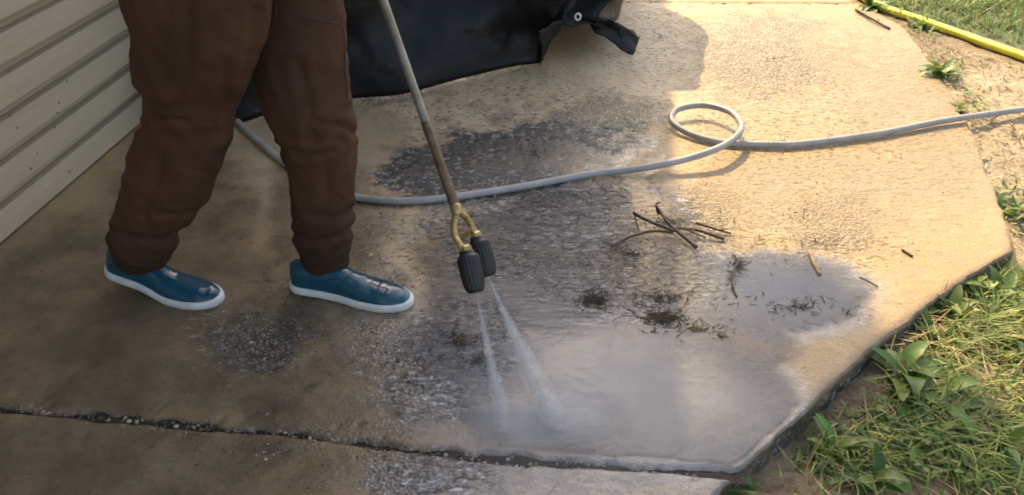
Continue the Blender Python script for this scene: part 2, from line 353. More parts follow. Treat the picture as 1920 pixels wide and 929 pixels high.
# ------------------------------------------------------------------ ground
def ground_z(x, y):
    lo = -0.046 - 0.024 * sstep(1.75, 1.0, y)
    base = lo + (0.036) * sstep(1.9, 3.0, y)
    n = (fbm(x, y, 2.2, 4, 31) - 0.5) * 0.03 + (fbm(x, y, 16, 4, 32) - 0.5) * 0.016
    z = base + n
    d = edge_x(y) - x                                   # > 0 under the slab
    z = np.where(d > 0.03, np.minimum(z, -0.07), z)
    far = np.hypot(x - 1, y - 2)
    return np.where(far > 8, np.minimum(z, -0.02), z)
def ground_material():
    t = NT('yard_soil')
    a = t.noise(3, 6, 0.6); b = t.noise(35, 6, 0.7, dist=0.5); c = t.noise(160, 4, 0.7)
    soil = t.ramp(b, [(0.3, (0.1, 0.065, 0.035)), (0.5, (0.23, 0.16, 0.09)), (0.7, (0.37, 0.28, 0.17))])
    soil = t.mix(t.ramp(c, [(0.58, 0.0), (0.7, 0.7)]), soil, (0.46, 0.37, 0.25))
    pal = t.attr('pale'); soil = t.mix(t.math('MULTIPLY', pal, 0.75), soil, t.ramp(b, [(0.3, (0.44, 0.33, 0.2)), (0.7, (0.62, 0.5, 0.34))]))
    lawn = t.ramp(b, [(0.3, (0.03, 0.05, 0.012)), (0.7, (0.1, 0.15, 0.035))])
    base = t.mix(t.attr('lawn'), soil, lawn)
    t.p(Base_Color=base, Roughness=t.ramp(a, [(0.4, 0.5), (0.6, 0.85)]))
    t.p(Normal=t.bump(t.math('ADD', b, t.math('MULTIPLY', c, 0.4)), 0.9, 0.015)); return t.m
M_soil = ground_material()
gx = np.concatenate([[-400, -150, -60, -25, -10, -5, -3, -2.2, -1.6, -1.0, -0.6], np.arange(-0.3, 3.3, 0.014), [3.4, 3.6, 4, 5, 7, 10, 18, 40, 100, 400]])
gy = np.concatenate([[-400, -100, -40, -15, -6, -3, -1.5, -0.7, -0.2, 0.2], np.arange(0.45, 5.0, 0.016), [5.1, 5.4, 6, 7, 8, 10, 14, 22, 45, 100, 400]])
GX, GY = np.meshgrid(gx, gy); GZ = ground_z(GX, GY)
gm = mesh_arrays('ground', np.stack([GX, GY, GZ], -1), grid_quads(len(gx), len(gy)))
gpx, gpy = proj(GX.ravel(), np.maximum(GY.ravel(), 0.1), GZ.ravel())
vis = (GY.ravel() > 0.4) & (np.abs(GX.ravel()) < 5) & (GY.ravel() < 8)
pale = np.where(vis, blobs(gpx, gpy, [(1850, 190, 160, 70), (1880, 300, 120, 80), (1850, 480, 80, 40), (1760, 700, 130, 60)], 0.5), 0)
lawnm = np.where(vis, inpoly(gpx, gpy, [(1640, 5), (1940, 100), (2600, 320), (2600, -300), (1640, -300)]).astype(float), 1.0)
attr(gm, 'pale', pale); attr(gm, 'lawn', lawnm)
ground = link('ground', gm, M_soil, kind='structure')
ground['label'] = 'bare soil and lawn beside the concrete walkway'

# ------------------------------------------------------------------ house
def siding_material():
    t = NT('beige_vinyl'); v = t.pos
    n = t.noise(5, 5, vec=t.vecmul(v, (1, 0.35, 3))); d = t.noise(60, 5, 0.7)
    base = t.ramp(n, [(0.3, (0.41, 0.32, 0.212)), (0.7, (0.48, 0.38, 0.26))])
    low = t.n.new('ShaderNodeSeparateXYZ'); t.l.new(v, low.inputs[0])
    splash = t.math('MULTIPLY', t.ramp(low.outputs[2], [(0.0, 1.0), (0.45, 0.25)]), t.ramp(d, [(0.56, 0.0), (0.74, 0.4)]))
    base = t.mix(splash, base, (0.3, 0.24, 0.17))
    specks = t.math('MULTIPLY', t.ramp(t.voro(22, 'F1', 'Distance'), [(0.06, 1.0), (0.1, 0.0)]), t.ramp(t.noise(3, 2), [(0.5, 0.0), (0.56, 1.0)]))
    base = t.mix(specks, base, (0.03, 0.02, 0.015))
    t.p(Base_Color=base, Roughness=0.5, Normal=t.bump(t.noise(70, 4, vec=t.vecmul(v, (1, 0.12, 2))), 0.12, 0.004)); return t.m
M_siding = siding_material()
M_trim = simple('white_trim', (0.6, 0.57, 0.5), 0.5, 6, 0.1, 0.1)
M_roof = simple('roof_shingle', (0.09, 0.08, 0.075), 0.9, 30, 0.4, 0.6, 0.01)
M_found = simple('foundation_concrete', (0.3, 0.26, 0.2), 0.85, 18, 0.3, 0.5, 0.006)

house = empty('house', (WB[0], WB[1], 0), label='beige house with horizontal lap siding along the left of the walkway', cat='house')
HO = np.array([WB[0], WB[1], 0])
def wall_pt(s, out, z): return WB * np.array([1, 1, 0]) + WD * s + WNRM * out + np.array([0, 0, z])
EXPO = 0.104; S0, S1 = -5.5, 7.0
nst = 60; ss = np.linspace(S0, S1, nst)
prof = [(-0.03, 0.0), (-0.004, 0.0), (0.018, 0.0), (0.0215, 0.002), (0.022, 0.006), (0.018, 0.04), (0.012, 0.071), (-0.012, 0.074), (-0.02, 0.102), (-0.02, EXPO + 0.008), (-0.03, EXPO + 0.008)]
pv = []
for s in ss:
    for o_, z_ in prof:
        pv.append(WD * s + WNRM * (o_ + 0.0006 * math.sin(s * 3.1 + z_ * 20)) + np.array([0, 0, z_]))
pv = np.array(pv); npf = len(prof)
bq = []
for i in range(nst - 1):
    for j in range(npf):
        j2_ = (j + 1) % npf; bq.append((i * npf + j, (i + 1) * npf + j, (i + 1) * npf + j2_, i * npf + j2_))
board_me = mesh_arrays('siding_board', pv, bq, smooth=False); board_me.materials.append(M_siding)
NB = 34
for k in range(NB):
    o = bpy.data.objects.new('siding_board', board_me); C.objects.link(o); o.parent = house; o.location = (0.0, 0.0, 0.006 + k * EXPO)
HE = 3.7                                                         # eave height
EAZ = R(8.5); ED = np.array([math.sin(EAZ), math.cos(EAZ), 0]); EN = np.array([math.cos(EAZ), -math.sin(EAZ), 0])
shP = G(1268, 350); cot = 1 / math.tan(SUN_EL); Lh = np.array([math.sin(SUN_AZ), math.cos(SUN_AZ), 0])
eaveP = shP + Lh * HE * cot; eaveP[2] = 0
def eave_pt(s, out, z): return eaveP + ED * s + EN * out + np.array([0, 0, z])
def prism(pts_fn, prof_, ss_):
    V = [pts_fn(s, o_, z_) for s in ss_ for (o_, z_) in prof_]; n = len(prof_); Q = []
    for i in range(len(ss_) - 1):
        for j in range(n): Q.append((i * n + j, (i + 1) * n + j, (i + 1) * n + (j + 1) % n, i * n + (j + 1) % n))
    T = []
    for base_, rev in ((0, False), ((len(ss_) - 1) * n, True)):
        for j in range(1, n - 1):
            T.append((base_, base_ + j, base_ + j + 1) if not rev else (base_, base_ + j + 1, base_ + j))
    return np.array(V), Q, T
se = [-9, 2.7]
def addpart(name, geo, mat, parent, origin, smooth=False):
    me = mesh_arrays(name, place(geo[0], origin), geo[1], geo[2], smooth); return link(name, me, mat, parent)
addpart('wall', prism(wall_pt, [(-0.25, -0.1), (-0.035, -0.1), (-0.035, HE + 0.1), (-0.25, HE + 0.1)], [S0, S1]), M_trim, house, HO)
addpart('foundation', prism(wall_pt, [(-0.3, -0.12), (0.002, -0.12), (0.002, 0.004), (-0.3, 0.004)], [S0, S1]), M_found, house, HO)
addpart('soffit', prism(eave_pt, [(-3.0, HE - 0.12), (-0.1, HE - 0.12), (-0.1, HE - 0.1), (-3.0, HE - 0.1)], se), M_trim, house, HO)
addpart('roof', prism(eave_pt, [(-0.06, HE - 0.02), (-0.06, HE + 0.03), (-5.0, HE + 2.2), (-5.0, HE - 0.09), (-3, HE - 0.09)], se), M_roof, house, HO)
addpart('gutter', prism(eave_pt, [(-0.1, HE - 0.13), (-0.03, HE - 0.13), (0.0, HE - 0.06), (0.0, HE), (-0.1, HE - 0.01)], se), M_trim, house, HO)

# ------------------------------------------------------------------ puddle of wash water
def water_material():
    t = NT('wash_water')
    m = t.attr('water'); n = t.noise(16, 6, 0.68, dist=0.9)
    al = t.ramp(t.math('ADD', m, t.math('MULTIPLY', t.math('SUBTRACT', n, 0.5), 1.1)), [(0.34, 0.0), (0.62, 1.0)])
    rp = t.noise(42, 3, 0.55, vec=t.rot(None, R(8), (0.4, 1.8, 1)), dist=1.2)
    rp2 = t.noise(9, 3, 0.5, dist=0.5)
    hgt = t.math('ADD', t.math('MULTIPLY', rp, t.math('ADD', t.math('MULTIPLY', t.attr('chop'), 1.5), 0.015)), t.math('MULTIPLY', rp2, 0.35))
    nrm = t.bump(hgt, 0.6, 0.014)
    gl = t.n.new('ShaderNodeBsdfGlossy'); gl.inputs['Roughness'].default_value = 0.04; t.l.new(nrm, gl.inputs['Normal'])
    fr = t.n.new('ShaderNodeFresnel'); fr.inputs['IOR'].default_value = 1.36; t.l.new(nrm, fr.inputs['Normal'])
    df = t.n.new('ShaderNodeBsdfDiffuse'); t.set(df.inputs['Color'], t.ramp(rp2, [(0.3, (0.3, 0.335, 0.40)), (0.7, (0.38, 0.42, 0.5))]))  # cloudy slurry, its pale blue standing in for reflected sky
    tr = t.n.new('ShaderNodeBsdfTransparent')
    body = t.n.new('ShaderNodeMixShader'); t.set(body.inputs[0], t.math('MULTIPLY', t.attr('murk_sky'), 0.8)); t.l.new(tr.outputs[0], body.inputs[1]); t.l.new(df.outputs[0], body.inputs[2])
    wt = t.n.new('ShaderNodeMixShader'); t.l.new(fr.outputs[0], wt.inputs[0]); t.l.new(body.outputs[0], wt.inputs[1]); t.l.new(gl.outputs[0], wt.inputs[2])
    fin = t.n.new('ShaderNodeMixShader'); t.l.new(al, fin.inputs[0]); t.l.new(tr.outputs[0], fin.inputs[1]); t.l.new(wt.outputs[0], fin.inputs[2])
    t.l.new(fin.outputs[0], t.out.inputs['Surface']); return t.m
M_water = water_material()
wx = np.arange(-0.35, 1.2, 0.01); wy = np.arange(0.98, 2.25, 0.01)
X, Y = np.meshgrid(wx, wy); px, py = proj(X, Y, 0 * X)
wm = blobs(px, py, [(1010, 550, 210, 110), (1090, 650, 300, 120), (940, 640, 150, 90), (1180, 770, 290, 110), (1360, 790, 150, 130), (1450, 545, 180, 75), (1300, 640, 200, 80), (1000, 760, 130, 80), (1110, 430, 190, 80), (930, 480, 150, 80), (1180, 520, 170, 80)], 0.4)
wm = wm * sstep(0.008, 0.05, edge_x(Y) - X) * sstep(0.012, 0.05, Y - joint_y(X))
chop = np.clip(blobs(px, py, [(1060, 430, 300, 110), (860, 660, 120, 80), (980, 560, 150, 60), (1180, 520, 180, 60)], 0.6) + 0.03, 0, 1)
murk_sky = np.clip(blobs(px, py, [(1120, 740, 320, 150), (1450, 540, 150, 70)], 0.9) * 0.25 + 0.02, 0, 1)
keep = wm > 0.06
idx = np.arange(X.size).reshape(X.shape); q = grid_quads(X.shape[1], X.shape[0])
q = q[keep.ravel()[q].all(1)]; used = np.unique(q); remap = -np.ones(X.size, int); remap[used] = np.arange(len(used))
pme = mesh_arrays('puddle', np.stack([X.ravel(), Y.ravel(), 0 * X.ravel() + 0.0045], -1)[used], remap[q])
attr(pme, 'water', wm.ravel()[used]); attr(pme, 'chop', chop.ravel()[used]); attr(pme, 'murk_sky', murk_sky.ravel()[used])
puddle = link('puddle', pme, M_water, kind='structure'); puddle['label'] = 'shallow murky puddle of wash water on the concrete'

# ------------------------------------------------------------------ gravel in the joint, litter on the slab
M_gravel = NT('gravel'); M_gravel.p(Base_Color=M_gravel.attr('col', 'Color'), Roughness=0.65); M_gravel = M_gravel.m
ico = bmesh.new(); bmesh.ops.create_icosphere(ico, subdivisions=1, radius=1.0)
ICOV = np.array([v.co[:] for v in ico.verts]); ICOF = np.array([[v.index for v in f.verts] for f in ico.faces]); ico.free()
def pebbles(name, P, size, cols, mat, squash=0.6):
    n = len(P); k = len(ICOV)
    jit = 1 + 0.28 * rng.standard_normal((n, k, 1)); sc3 = size[:, None, None] * (0.75 + 0.5 * rng.random((n, 1, 3))) * np.array([1, 1, squash])
    V = ICOV[None] * np.clip(jit, 0.6, 1.4) * sc3
    a = rng.random(n) * 6.28; c, s = np.cos(a)[:, None], np.sin(a)[:, None]
    V = np.stack([V[..., 0] * c - V[..., 1] * s, V[..., 0] * s + V[..., 1] * c, V[..., 2]], -1) + P[:, None]
    Fc = ICOF[None] + (np.arange(n) * k)[:, None, None]
    me = mesh_arrays(name, V.reshape(-1, 3), None, Fc.reshape(-1, 3), False); colattr(me, 'col', np.repeat(cols, k, 0)); me.materials.append(mat); return me
def stone_cols(n):
    pal = np.array([(0.06, 0.045, 0.03), (0.12, 0.09, 0.06), (0.2, 0.155, 0.1), (0.4, 0.34, 0.25), (0.09, 0.07, 0.055), (0.05, 0.04, 0.03)])
    return pal[rng.integers(0, len(pal), n)] * (0.7 + 0.6 * rng.random((n, 1)))
n = 900; x = rng.uniform(-1.5, 0.36, n); y = joint_y(x) + 0.004 + rng.normal(0, 0.009, n) * (0.6 + 0.8 * sstep(-0.9, 0.1, x))
P = np.stack([x, y, -0.0105 + rng.normal(0, 0.004, n)], -1)
sz = rng.uniform(0.0022, 0.005, n) * (1 + 0.6 * (rng.random(n) > 0.93))
link('gravel', pebbles('gravel', P, sz, stone_cols(n), M_gravel), None, kind='stuff')['label'] = 'fine gravel and dirt packed in the joint between the slabs'
dirtq = np.linspace(-1.55, 0.45, 260); rows = []
for k_ in range(6): rows.append(np.stack([dirtq, joint_y(dirtq) - 0.012 + k_ * 0.0065, -0.014 + 0.008 * fbm(dirtq, dirtq * 0 + k_, 40, 3, 3 + k_)], -1))
link('joint_dirt', mesh_arrays('joint_dirt', np.vstack(rows), grid_quads(260, 6)), simple('damp_dirt', (0.045, 0.03, 0.02), 0.7, 60, 0.5, 0.8, 0.01), kind='stuff')['label'] = 'dark damp dirt filling the joint between the slabs'
# loose grit on the slab
def scatter_px(lst, n):
    out = []
    for (cx, cy, rx, ry, w) in lst:
        m = int(n * w); a = rng.random(m) * 6.283; r = np.abs(rng.normal(0, 0.5, m)); 
        for aa, rr in zip(a, r): out.append(G(cx + rx * rr * math.cos(aa), cy + ry * rr * math.sin(aa)))
    return np.array(out)
P = scatter_px([(490, 640, 110, 70, .26), (760, 670, 120, 80, .2), (700, 170, 160, 40, .08), (1240, 70, 90, 60, .1), (1450, 110, 170, 90, .16), (500, 850, 500, 100, .1), (1500, 400, 300, 140, .1)], 900)
P[:, 2] = slab_z(P[:, 0], P[:, 1]) + 0.0005
ok = (P[:, 0] < edge_x(P[:, 1]) - 0.03) & (P[:, 0] > wall_x(P[:, 1]) + 0.03); P = P[ok]
link('grit', pebbles('grit', P, rng.uniform(0.0012, 0.0032, len(P)), stone_cols(len(P)), M_gravel), None, kind='stuff')['label'] = 'loose grit scattered over the worn concrete'

# ------------------------------------------------------------------ blades: grass, straw, clippings
M_blade = NT('grass_blade')
_c = M_blade.attr('col', 'Color'); M_blade.p(Base_Color=_c, Roughness=0.5)
_tl = M_blade.n.new('ShaderNodeBsdfTranslucent'); M_blade.l.new(_c, _tl.inputs['Color'])
_mx = M_blade.n.new('ShaderNodeMixShader'); _mx.inputs[0].default_value = 0.45
M_blade.l.new(M_blade.b.outputs[0], _mx.inputs[1]); M_blade.l.new(_tl.outputs[0], _mx.inputs[2]); M_blade.l.new(_mx.outputs[0], M_blade.out.inputs['Surface']); M_blade = M_blade.m
M_litter = NT('plant_litter'); M_litter.p(Base_Color=M_litter.attr('col', 'Color'), Roughness=0.8, Specular_IOR_Level=0.2); M_litter = M_litter.m
def blades(name, P, az, length, width, lean, droop, cols, mat, lift=0.0):
    """P base, az heading, lean 0 upright..1 flat, droop bends it further over"""
    n = len(P); K = 4; V = np.zeros((n, K, 2, 3)); hd = np.stack([np.cos(az), np.sin(az), 0 * az], -1); sd = np.stack([-np.sin(az), np.cos(az), 0 * az], -1)
    pos = P.copy(); ang = lean * math.pi / 2
    for k in range(K):
        wk = width * (1.0, 0.95, 0.65, 0.12)[k]
        V[:, k, 0] = pos - sd * wk[:, None] / 2; V[:, k, 1] = pos + sd * wk[:, None] / 2
        step = (length / (K - 1))[:, None]
        pos = pos + step * (hd * np.sin(ang)[:, None] + np.array([0, 0, 1]) * np.cos(ang)[:, None]); ang = ang + droop
    V[..., 2] += lift
    b = (np.arange(n) * K * 2)[:, None]; Q = np.concatenate([b + np.array([[2 * k, 2 * k + 1, 2 * k + 3, 2 * k + 2]]) for k in range(K - 1)], 1).reshape(-1, 4)
    me = mesh_arrays(name, V.reshape(-1, 3), Q); cc = np.repeat(cols, K * 2, 0); colattr(me, 'col', cc); me.materials.append(mat); return me
def pick(pal, n, var=0.3):
    pal = np.array(pal); return pal[rng.integers(0, len(pal), n)] * (1 - var + 2 * var * rng.random((n, 1)))
GREEN = [(0.11, 0.17, 0.035), (0.15, 0.22, 0.05), (0.08, 0.135, 0.03), (0.21, 0.25, 0.07), (0.12, 0.18, 0.07)]
STRAW = [(0.38, 0.28, 0.13), (0.28, 0.19, 0.09), (0.46, 0.36, 0.2), (0.19, 0.13, 0.07), (0.24, 0.22, 0.09)]
lawn_poly = [(1655, -40), (1655, 8), (1760, 42), (1930, 92), (2300, 200), (2300, -260), (1655, -260)]
low_poly = [(1935, 462), (1850, 500), (1790, 545), (1720, 590), (1668, 655), (1650, 720), (1560, 790), (1470, 845), (1430, 905), (1420, 1000), (2300, 1000), (2300, 430)]
def sample_ground(n, x0, x1, y0, y1):
    x = rng.uniform(x0, x1, n); y = rng.uniform(y0, y1, n); z = ground_z(x, y); px, py = proj(x, y, z); return np.stack([x, y, z], -1), px, py
# lawn
P, px, py = sample_ground(120000, 1.5, 4.6, 3.0, 7.5)
k = inpoly(px, py, lawn_poly) & (rng.random(len(px)) < 0.25 + 0.9 * sstep(0.42, 0.6, fbm(P[:, 0], P[:, 1], 5, 3, 91))); P = P[k][:34000]; n = len(P)
link('lawn_grass', blades('lawn_grass', P, rng.random(n) * 6.28, rng.uniform(0.03, 0.085, n), rng.uniform(0.003, 0.007, n), rng.uniform(0.1, 0.75, n), rng.uniform(0.1, 0.5, n),
     np.where(rng.random((n, 1)) < 0.85, pick(GREEN, n) * 1.35 + 0.02, pick(STRAW, n)) * (0.8 + 0.7 * fbm(P[:, 0], P[:, 1], 4, 2, 93))[:, None], M_blade), None, kind='stuff')['label'] = 'sunlit lawn grass beyond the yellow hose'
# rough verge in front: tufts of green laid over by the spray
P, px, py = sample_ground(150000, 0.4, 2.9, 0.55, 2.1)
cl = fbm(P[:, 0], P[:, 1], 5.5, 3, 101)
tuft = blobs(px, py, [(1850, 590, 130, 80), (1690, 700, 60, 60), (1700, 790, 130, 80), (1560, 850, 110, 40), (1880, 850, 120, 70), (1830, 520, 80, 40), (1400, 930, 20, 14), (1760, 640, 50, 50)], 0.6)
bare = blobs(px, py, [(1760, 690, 110, 40), (1580, 770, 90, 40), (1800, 800, 60, 40), (1650, 900, 120, 40)], 0.6)
dens = np.clip(0.02 + 0.85 * tuft * sstep(0.36, 0.52, cl) - 0.1 * bare + 0.06 * sstep(0.55, 0.65, cl), 0.005, 1)
dens *= sstep(0.03, 0.2, P[:, 0] - edge_x(P[:, 1]) + (fbm(P[:, 0], P[:, 1], 6, 2, 77) - 0.5) * 0.2)
k = (inpoly(px, py, low_poly) | (blobs(px, py, [(1402, 930, 22, 14)]) > 0.5)) & (rng.random(len(px)) < dens) & (P[:, 0] > edge_x(P[:, 1]) + 0.03); P = P[k][:30000]; n = len(P)
clump_az = fbm(P[:, 0], P[:, 1], 3.5, 2, 105) * 12.0
link('verge_grass', blades('verge_grass', P, clump_az + rng.normal(0, 1.3, n), rng.uniform(0.03, 0.11, n), rng.uniform(0.0018, 0.0065, n), np.clip(rng.normal(0.72, 0.18, n), 0.1, 1.0), rng.uniform(0.05, 0.4, n),
     np.where(rng.random((n, 1)) < 0.93, pick(GREEN + [(0.25, 0.28, 0.07), (0.28, 0.3, 0.09)], n) * 1.5, pick(STRAW, n)), M_blade), None, kind='stuff')['label'] = 'rough tufted grass on the verge beside the slab edge'
P, px, py = sample_ground(60000, 0.4, 3.2, 0.55, 4.2)
k = (inpoly(px, py, low_poly) & (rng.random(len(px)) < 0.5 * sstep(0.5, 0.62, fbm(P[:, 0], P[:, 1], 6, 3, 131))) | (blobs(px, py, [(1760, 145, 45, 40), (1895, 395, 50, 50), (1810, 205, 40, 22), (1650, 20, 50, 24), (1725, 60, 40, 22)], 0.5) > 0.5) & (rng.random(len(px)) < 0.5)) & (P[:, 0] > edge_x(P[:, 1]) + 0.02); P = P[k][:6000]; n = len(P)
P[:, 2] += rng.uniform(0.0, 0.035, n)
link('clover', blades('clover', P, rng.random(n) * 6.28, rng.uniform(0.012, 0.032, n), rng.uniform(0.006, 0.013, n), rng.uniform(0.35, 1.0, n), rng.uniform(0.0, 0.3, n), pick(GREEN + [(0.24, 0.3, 0.08)], n) * 1.35, M_blade), None, kind='stuff')['label'] = 'small round-leaved ground cover among the verge grass'
# straw lying flat
P, px, py = sample_ground(60000, 0.4, 3.2, 0.55, 2.4)
k = inpoly(px, py, low_poly) & (P[:, 0] > edge_x(P[:, 1]) + 0.02) & (rng.random(len(px)) < 0.05 + 0.25 * blobs(px, py, [(1770, 690, 150, 70), (1720, 590, 70, 60)], 0.7)); P = P[k][:9000]; n = len(P)
P[:, 2] += rng.uniform(0.003, 0.03, n)
link('straw', blades('straw', P, rng.random(n) * 6.28, rng.uniform(0.03, 0.13, n), rng.uniform(0.0015, 0.004, n), rng.uniform(0.85, 1.1, n), rng.normal(0, 0.12, n), pick(STRAW, n), M_litter), None, kind='stuff')['label'] = 'dry straw lying flat on the verge soil'
# litter on the bare soil between slab and yellow hose
P, px, py = sample_ground(30000, 1.3, 3.0, 1.8, 4.2)
k = inpoly(px, py, [(1700, 60), (1930, 130), (2050, 200), (2050, 440), (1900, 450), (1840, 330), (1800, 210)]) & (P[:, 0] > edge_x(P[:, 1]) - 0.05) & (rng.random(len(px)) < 0.32); P = P[k][:3000]; n = len(P)
P[:, 2] = np.maximum(P[:, 2], np.where(P[:, 0] < edge_x(P[:, 1]), 0.002, -9)) + rng.uniform(0.002, 0.012, n)
link('soil_litter', blades('soil_litter', P, rng.random(n) * 6.28, rng.uniform(0.008, 0.045, n), rng.uniform(0.002, 0.006, n), rng.uniform(0.8, 1.05, n), rng.normal(0, 0.2, n), pick(STRAW + [(0.1, 0.06, 0.03), (0.6, 0.5, 0.35)], n), M_litter), None, kind='stuff')['label'] = 'bits of dry litter on the bare soil by the yellow hose'
# wet clippings and leaf bits washed over the slab
spots = [(1110, 565, 45, 22, .13), (1240, 600, 60, 22, .15), (1380, 500, 22, 34, .05), (1230, 560, 150, 45, .12), (1300, 620, 120, 22, .05), (1500, 580, 150, 30, .05), (1180, 480, 130, 40, .08), (1250, 420, 110, 45, .09), (900, 680, 60, 25, .05), (860, 640, 60, 40, .05), (1000, 380, 260, 50, .06), (1500, 460, 220, 60, .04), (1000, 290, 220, 50, .05), (700, 200, 260, 60, .03), (1600, 260, 200, 120, .02)]
P = scatter_px(spots, 1700); ok = (P[:, 0] < edge_x(P[:, 1]) - 0.02) & (P[:, 1] > joint_y(P[:, 0]) + 0.03); P = P[ok]; n = len(P); P[:, 2] = 0.0055
link('clippings', blades('clippings', P, rng.normal(0.2, 1.0, n), rng.uniform(0.006, 0.03, n), rng.uniform(0.0012, 0.0036, n), rng.uniform(0.95, 1.0, n), rng.normal(0, 0.1, n), pick([(0.02, 0.015, 0.011), (0.035, 0.027, 0.017), (0.015, 0.015, 0.016), (0.09, 0.06, 0.03), (0.03, 0.035, 0.015)], n), M_litter), None, kind='stuff')['label'] = 'wet dark plant clippings washed over the puddle'

# ------------------------------------------------------------------ person
M_trouser = NT('brown_canvas'); _t = M_trouser; _v = _t.obj()
_w = _t.noise(420, 2, vec=_t.vecmul(_v, (1, 1, 0.4)))
_b = _t.ramp(_t.noise(7, 5, 0.6, vec=_v), [(0.3, (0.055, 0.022, 0.012)), (0.7, (0.105, 0.045, 0.022))])
_t.p(Base_Color=_t.mix(_t.ramp(_w, [(0.4, 0.35), (0.6, 0.0)]), _b, (0.04, 0.018, 0.012)), Roughness=0.85, Specular_IOR_Level=0.25, Normal=_t.bump(_t.math('ADD', _t.math('MULTIPLY', _w, 0.12), _t.noise(24, 4, vec=_v)), 0.35, 0.006)); _sx = _t.n.new('ShaderNodeSeparateXYZ'); _t.l.new(_v, _sx.inputs[0])
_wet = _t.ramp(_t.math('ADD', _t.math('MULTIPLY', _sx.outputs[2], 2.2), _t.math('MULTIPLY', _t.noise(14, 4, 0.7, vec=_v), 0.5)), [(0.5, 0.6), (0.8, 0.0)])
_bc = _t.b.inputs['Base Color'].links[0].from_socket; _t.p(Base_Color=_t.mix(_wet, _bc, (0.022, 0.011, 0.008)))
M_trouser = M_trouser.m
M_shoe = NT('wet_blue_canvas'); _t = M_shoe; _v = _t.obj()
_t.p(Base_Color=_t.ramp(_t.noise(16, 4, vec=_v), [(0.3, (0.004, 0.042, 0.072)), (0.7, (0.007, 0.07, 0.11))]), Roughness=0.5, Specular_IOR_Level=0.15, Coat_Weight=0.7, Coat_Roughness=0.05, Coat_Normal=_t.bump(_t.noise(26, 2, 0.5, vec=_v, dist=0.3), 0.3, 0.01),
     Normal=_t.bump(_t.noise(380, 2, vec=_v), 0.3, 0.002)); M_shoe = M_shoe.m
M_sole = simple('white_rubber', (0.62, 0.61, 0.6), 0.55, 30, 0.14, 0.15)
M_seam = simple('seam_thread', (0.07, 0.03, 0.018), 0.9, 40, 0.2, 0)
M_shirt = simple('grey_cotton', (0.12, 0.13, 0.15), 0.9, 15, 0.2, 0.3)
M_skin = NT('skin'); M_skin.p(Base_Color=M_skin.ramp(M_skin.noise(18, 4), [(0.3, (0.48, 0.28, 0.19)), (0.7, (0.56, 0.34, 0.24))]), Roughness=0.5, Subsurface_Weight=0.08); M_skin = M_skin.m
M_hair = simple('brown_hair', (0.05, 0.032, 0.02), 0.6, 60, 0.3, 0.6, 0.004)

FACE = np.array([0.965, -0.262, 0]); FACE /= np.linalg.norm(FACE); RIGHT = np.array([FACE[1], -FACE[0], 0])   # person's right hand side is towards the camera
def rings(lst, seg=28):
    """closed tube through image-space widths: (left px, right px, py, forward distance, depth ratio)"""
    P = []; Rx = []; Ry = []
    for (l, r, py, d, ra) in lst:
        c = At((l + r) / 2, py, d); P.append(c); Rx.append((r - l) / 2 / F * axdepth(c)); Ry.append((r - l) / 2 / F * axdepth(c) * ra)
    P = catmull(P, 5); k = np.linspace(0, len(lst) - 1, len(P)); Rx = np.interp(k, range(len(lst)), Rx); Ry = np.interp(k, range(len(lst)), Ry)
    a = np.linspace(0, 2 * math.pi, seg, endpoint=False); n = len(P)
    V = np.vstack([P[i] + np.stack([np.cos(a) * Rx[i], np.sin(a) * Ry[i], 0 * a], -1) for i in range(n)] + [P[:1], P[-1:]])
    Q = grid_quads(seg, n, True); j = np.arange(seg); j2 = (j + 1) % seg
    T = np.vstack([np.stack([np.full(seg, n * seg), j2, j], -1), np.stack([np.full(seg, n * seg + 1), (n - 1) * seg + j, (n - 1) * seg + j2], -1)])
    return V, Q, T
def ellring(c, rf, rr, seg=28):      # ring in the person's own axes
    a = np.linspace(0, 2 * math.pi, seg, endpoint=False)
    return np.asarray(c) + np.cos(a)[:, None] * FACE * rf + np.sin(a)[:, None] * RIGHT * rr
def loft(rs):
    n = len(rs); seg = len(rs[0]); V = np.vstack(list(rs) + [rs[0].mean(0)[None], rs[-1].mean(0)[None]])
    Q = grid_quads(seg, n, True); j = np.arange(seg); j2 = (j + 1) % seg
    T = np.vstack([np.stack([np.full(seg, n * seg), j2, j], -1), np.stack([np.full(seg, n * seg + 1), (n - 1) * seg + j, (n - 1) * seg + j2], -1)])
    return V, Q, T
legA = [(217, 316, 494, 1.592, .8), (209, 326, 474, 1.59, .8), (202, 335, 450, 1.585, .85), (207, 349, 420, 1.58, .85), (221, 388, 378, 1.575, .8), (233, 411, 330, 1.57, .8), (244, 423, 285, 1.565, .8), (254, 428, 244, 1.56, .8),
        (266, 436, 212, 1.555, .8), (266, 452, 172, 1.553, .78), (249, 468, 150, 1.55, .76), (247, 482, 100, 1.55, .75), (246, 496, 62, 1.55, .75), (229, 508, 10, 1.555, .74), (222, 520, -40, 1.56, .72), (222, 540, -110, 1.58, .7)]
legB = [(567, 653, 500, 1.632, .85), (563, 657, 486, 1.632, .85), (557, 659, 462, 1.635, .9), (546, 664, 437, 1.637, .9), (549, 663, 410, 1.64, .9), (547, 662, 380, 1.645, .9), (542, 667, 335, 1.65, .9), (534, 669, 295, 1.655, .9),
        (523, 667, 262, 1.66, .9), (500, 661, 215, 1.67, .9), (482, 656, 180, 1.68, .88), (474, 656, 120, 1.69, .86), (468, 651, 60, 1.70, .85), (462, 643, 10, 1.71, .85), (455, 636, -40, 1.715, .85), (440, 630, -110, 1.71, .85)]
hipc = np.array([-0.545, 1.655, 0.92])
pel = loft([ellring((-0.56, 1.645, 0.74), 0.10, 0.10), ellring((-0.555, 1.65, 0.80), 0.145, 0.175), ellring(hipc, 0.155, 0.195), ellring((-0.535, 1.655, 1.02), 0.14, 0.18), ellring((-0.53, 1.655, 1.06), 0.135, 0.175)])
tv = merge([rings(legA), rings(legB), pel])
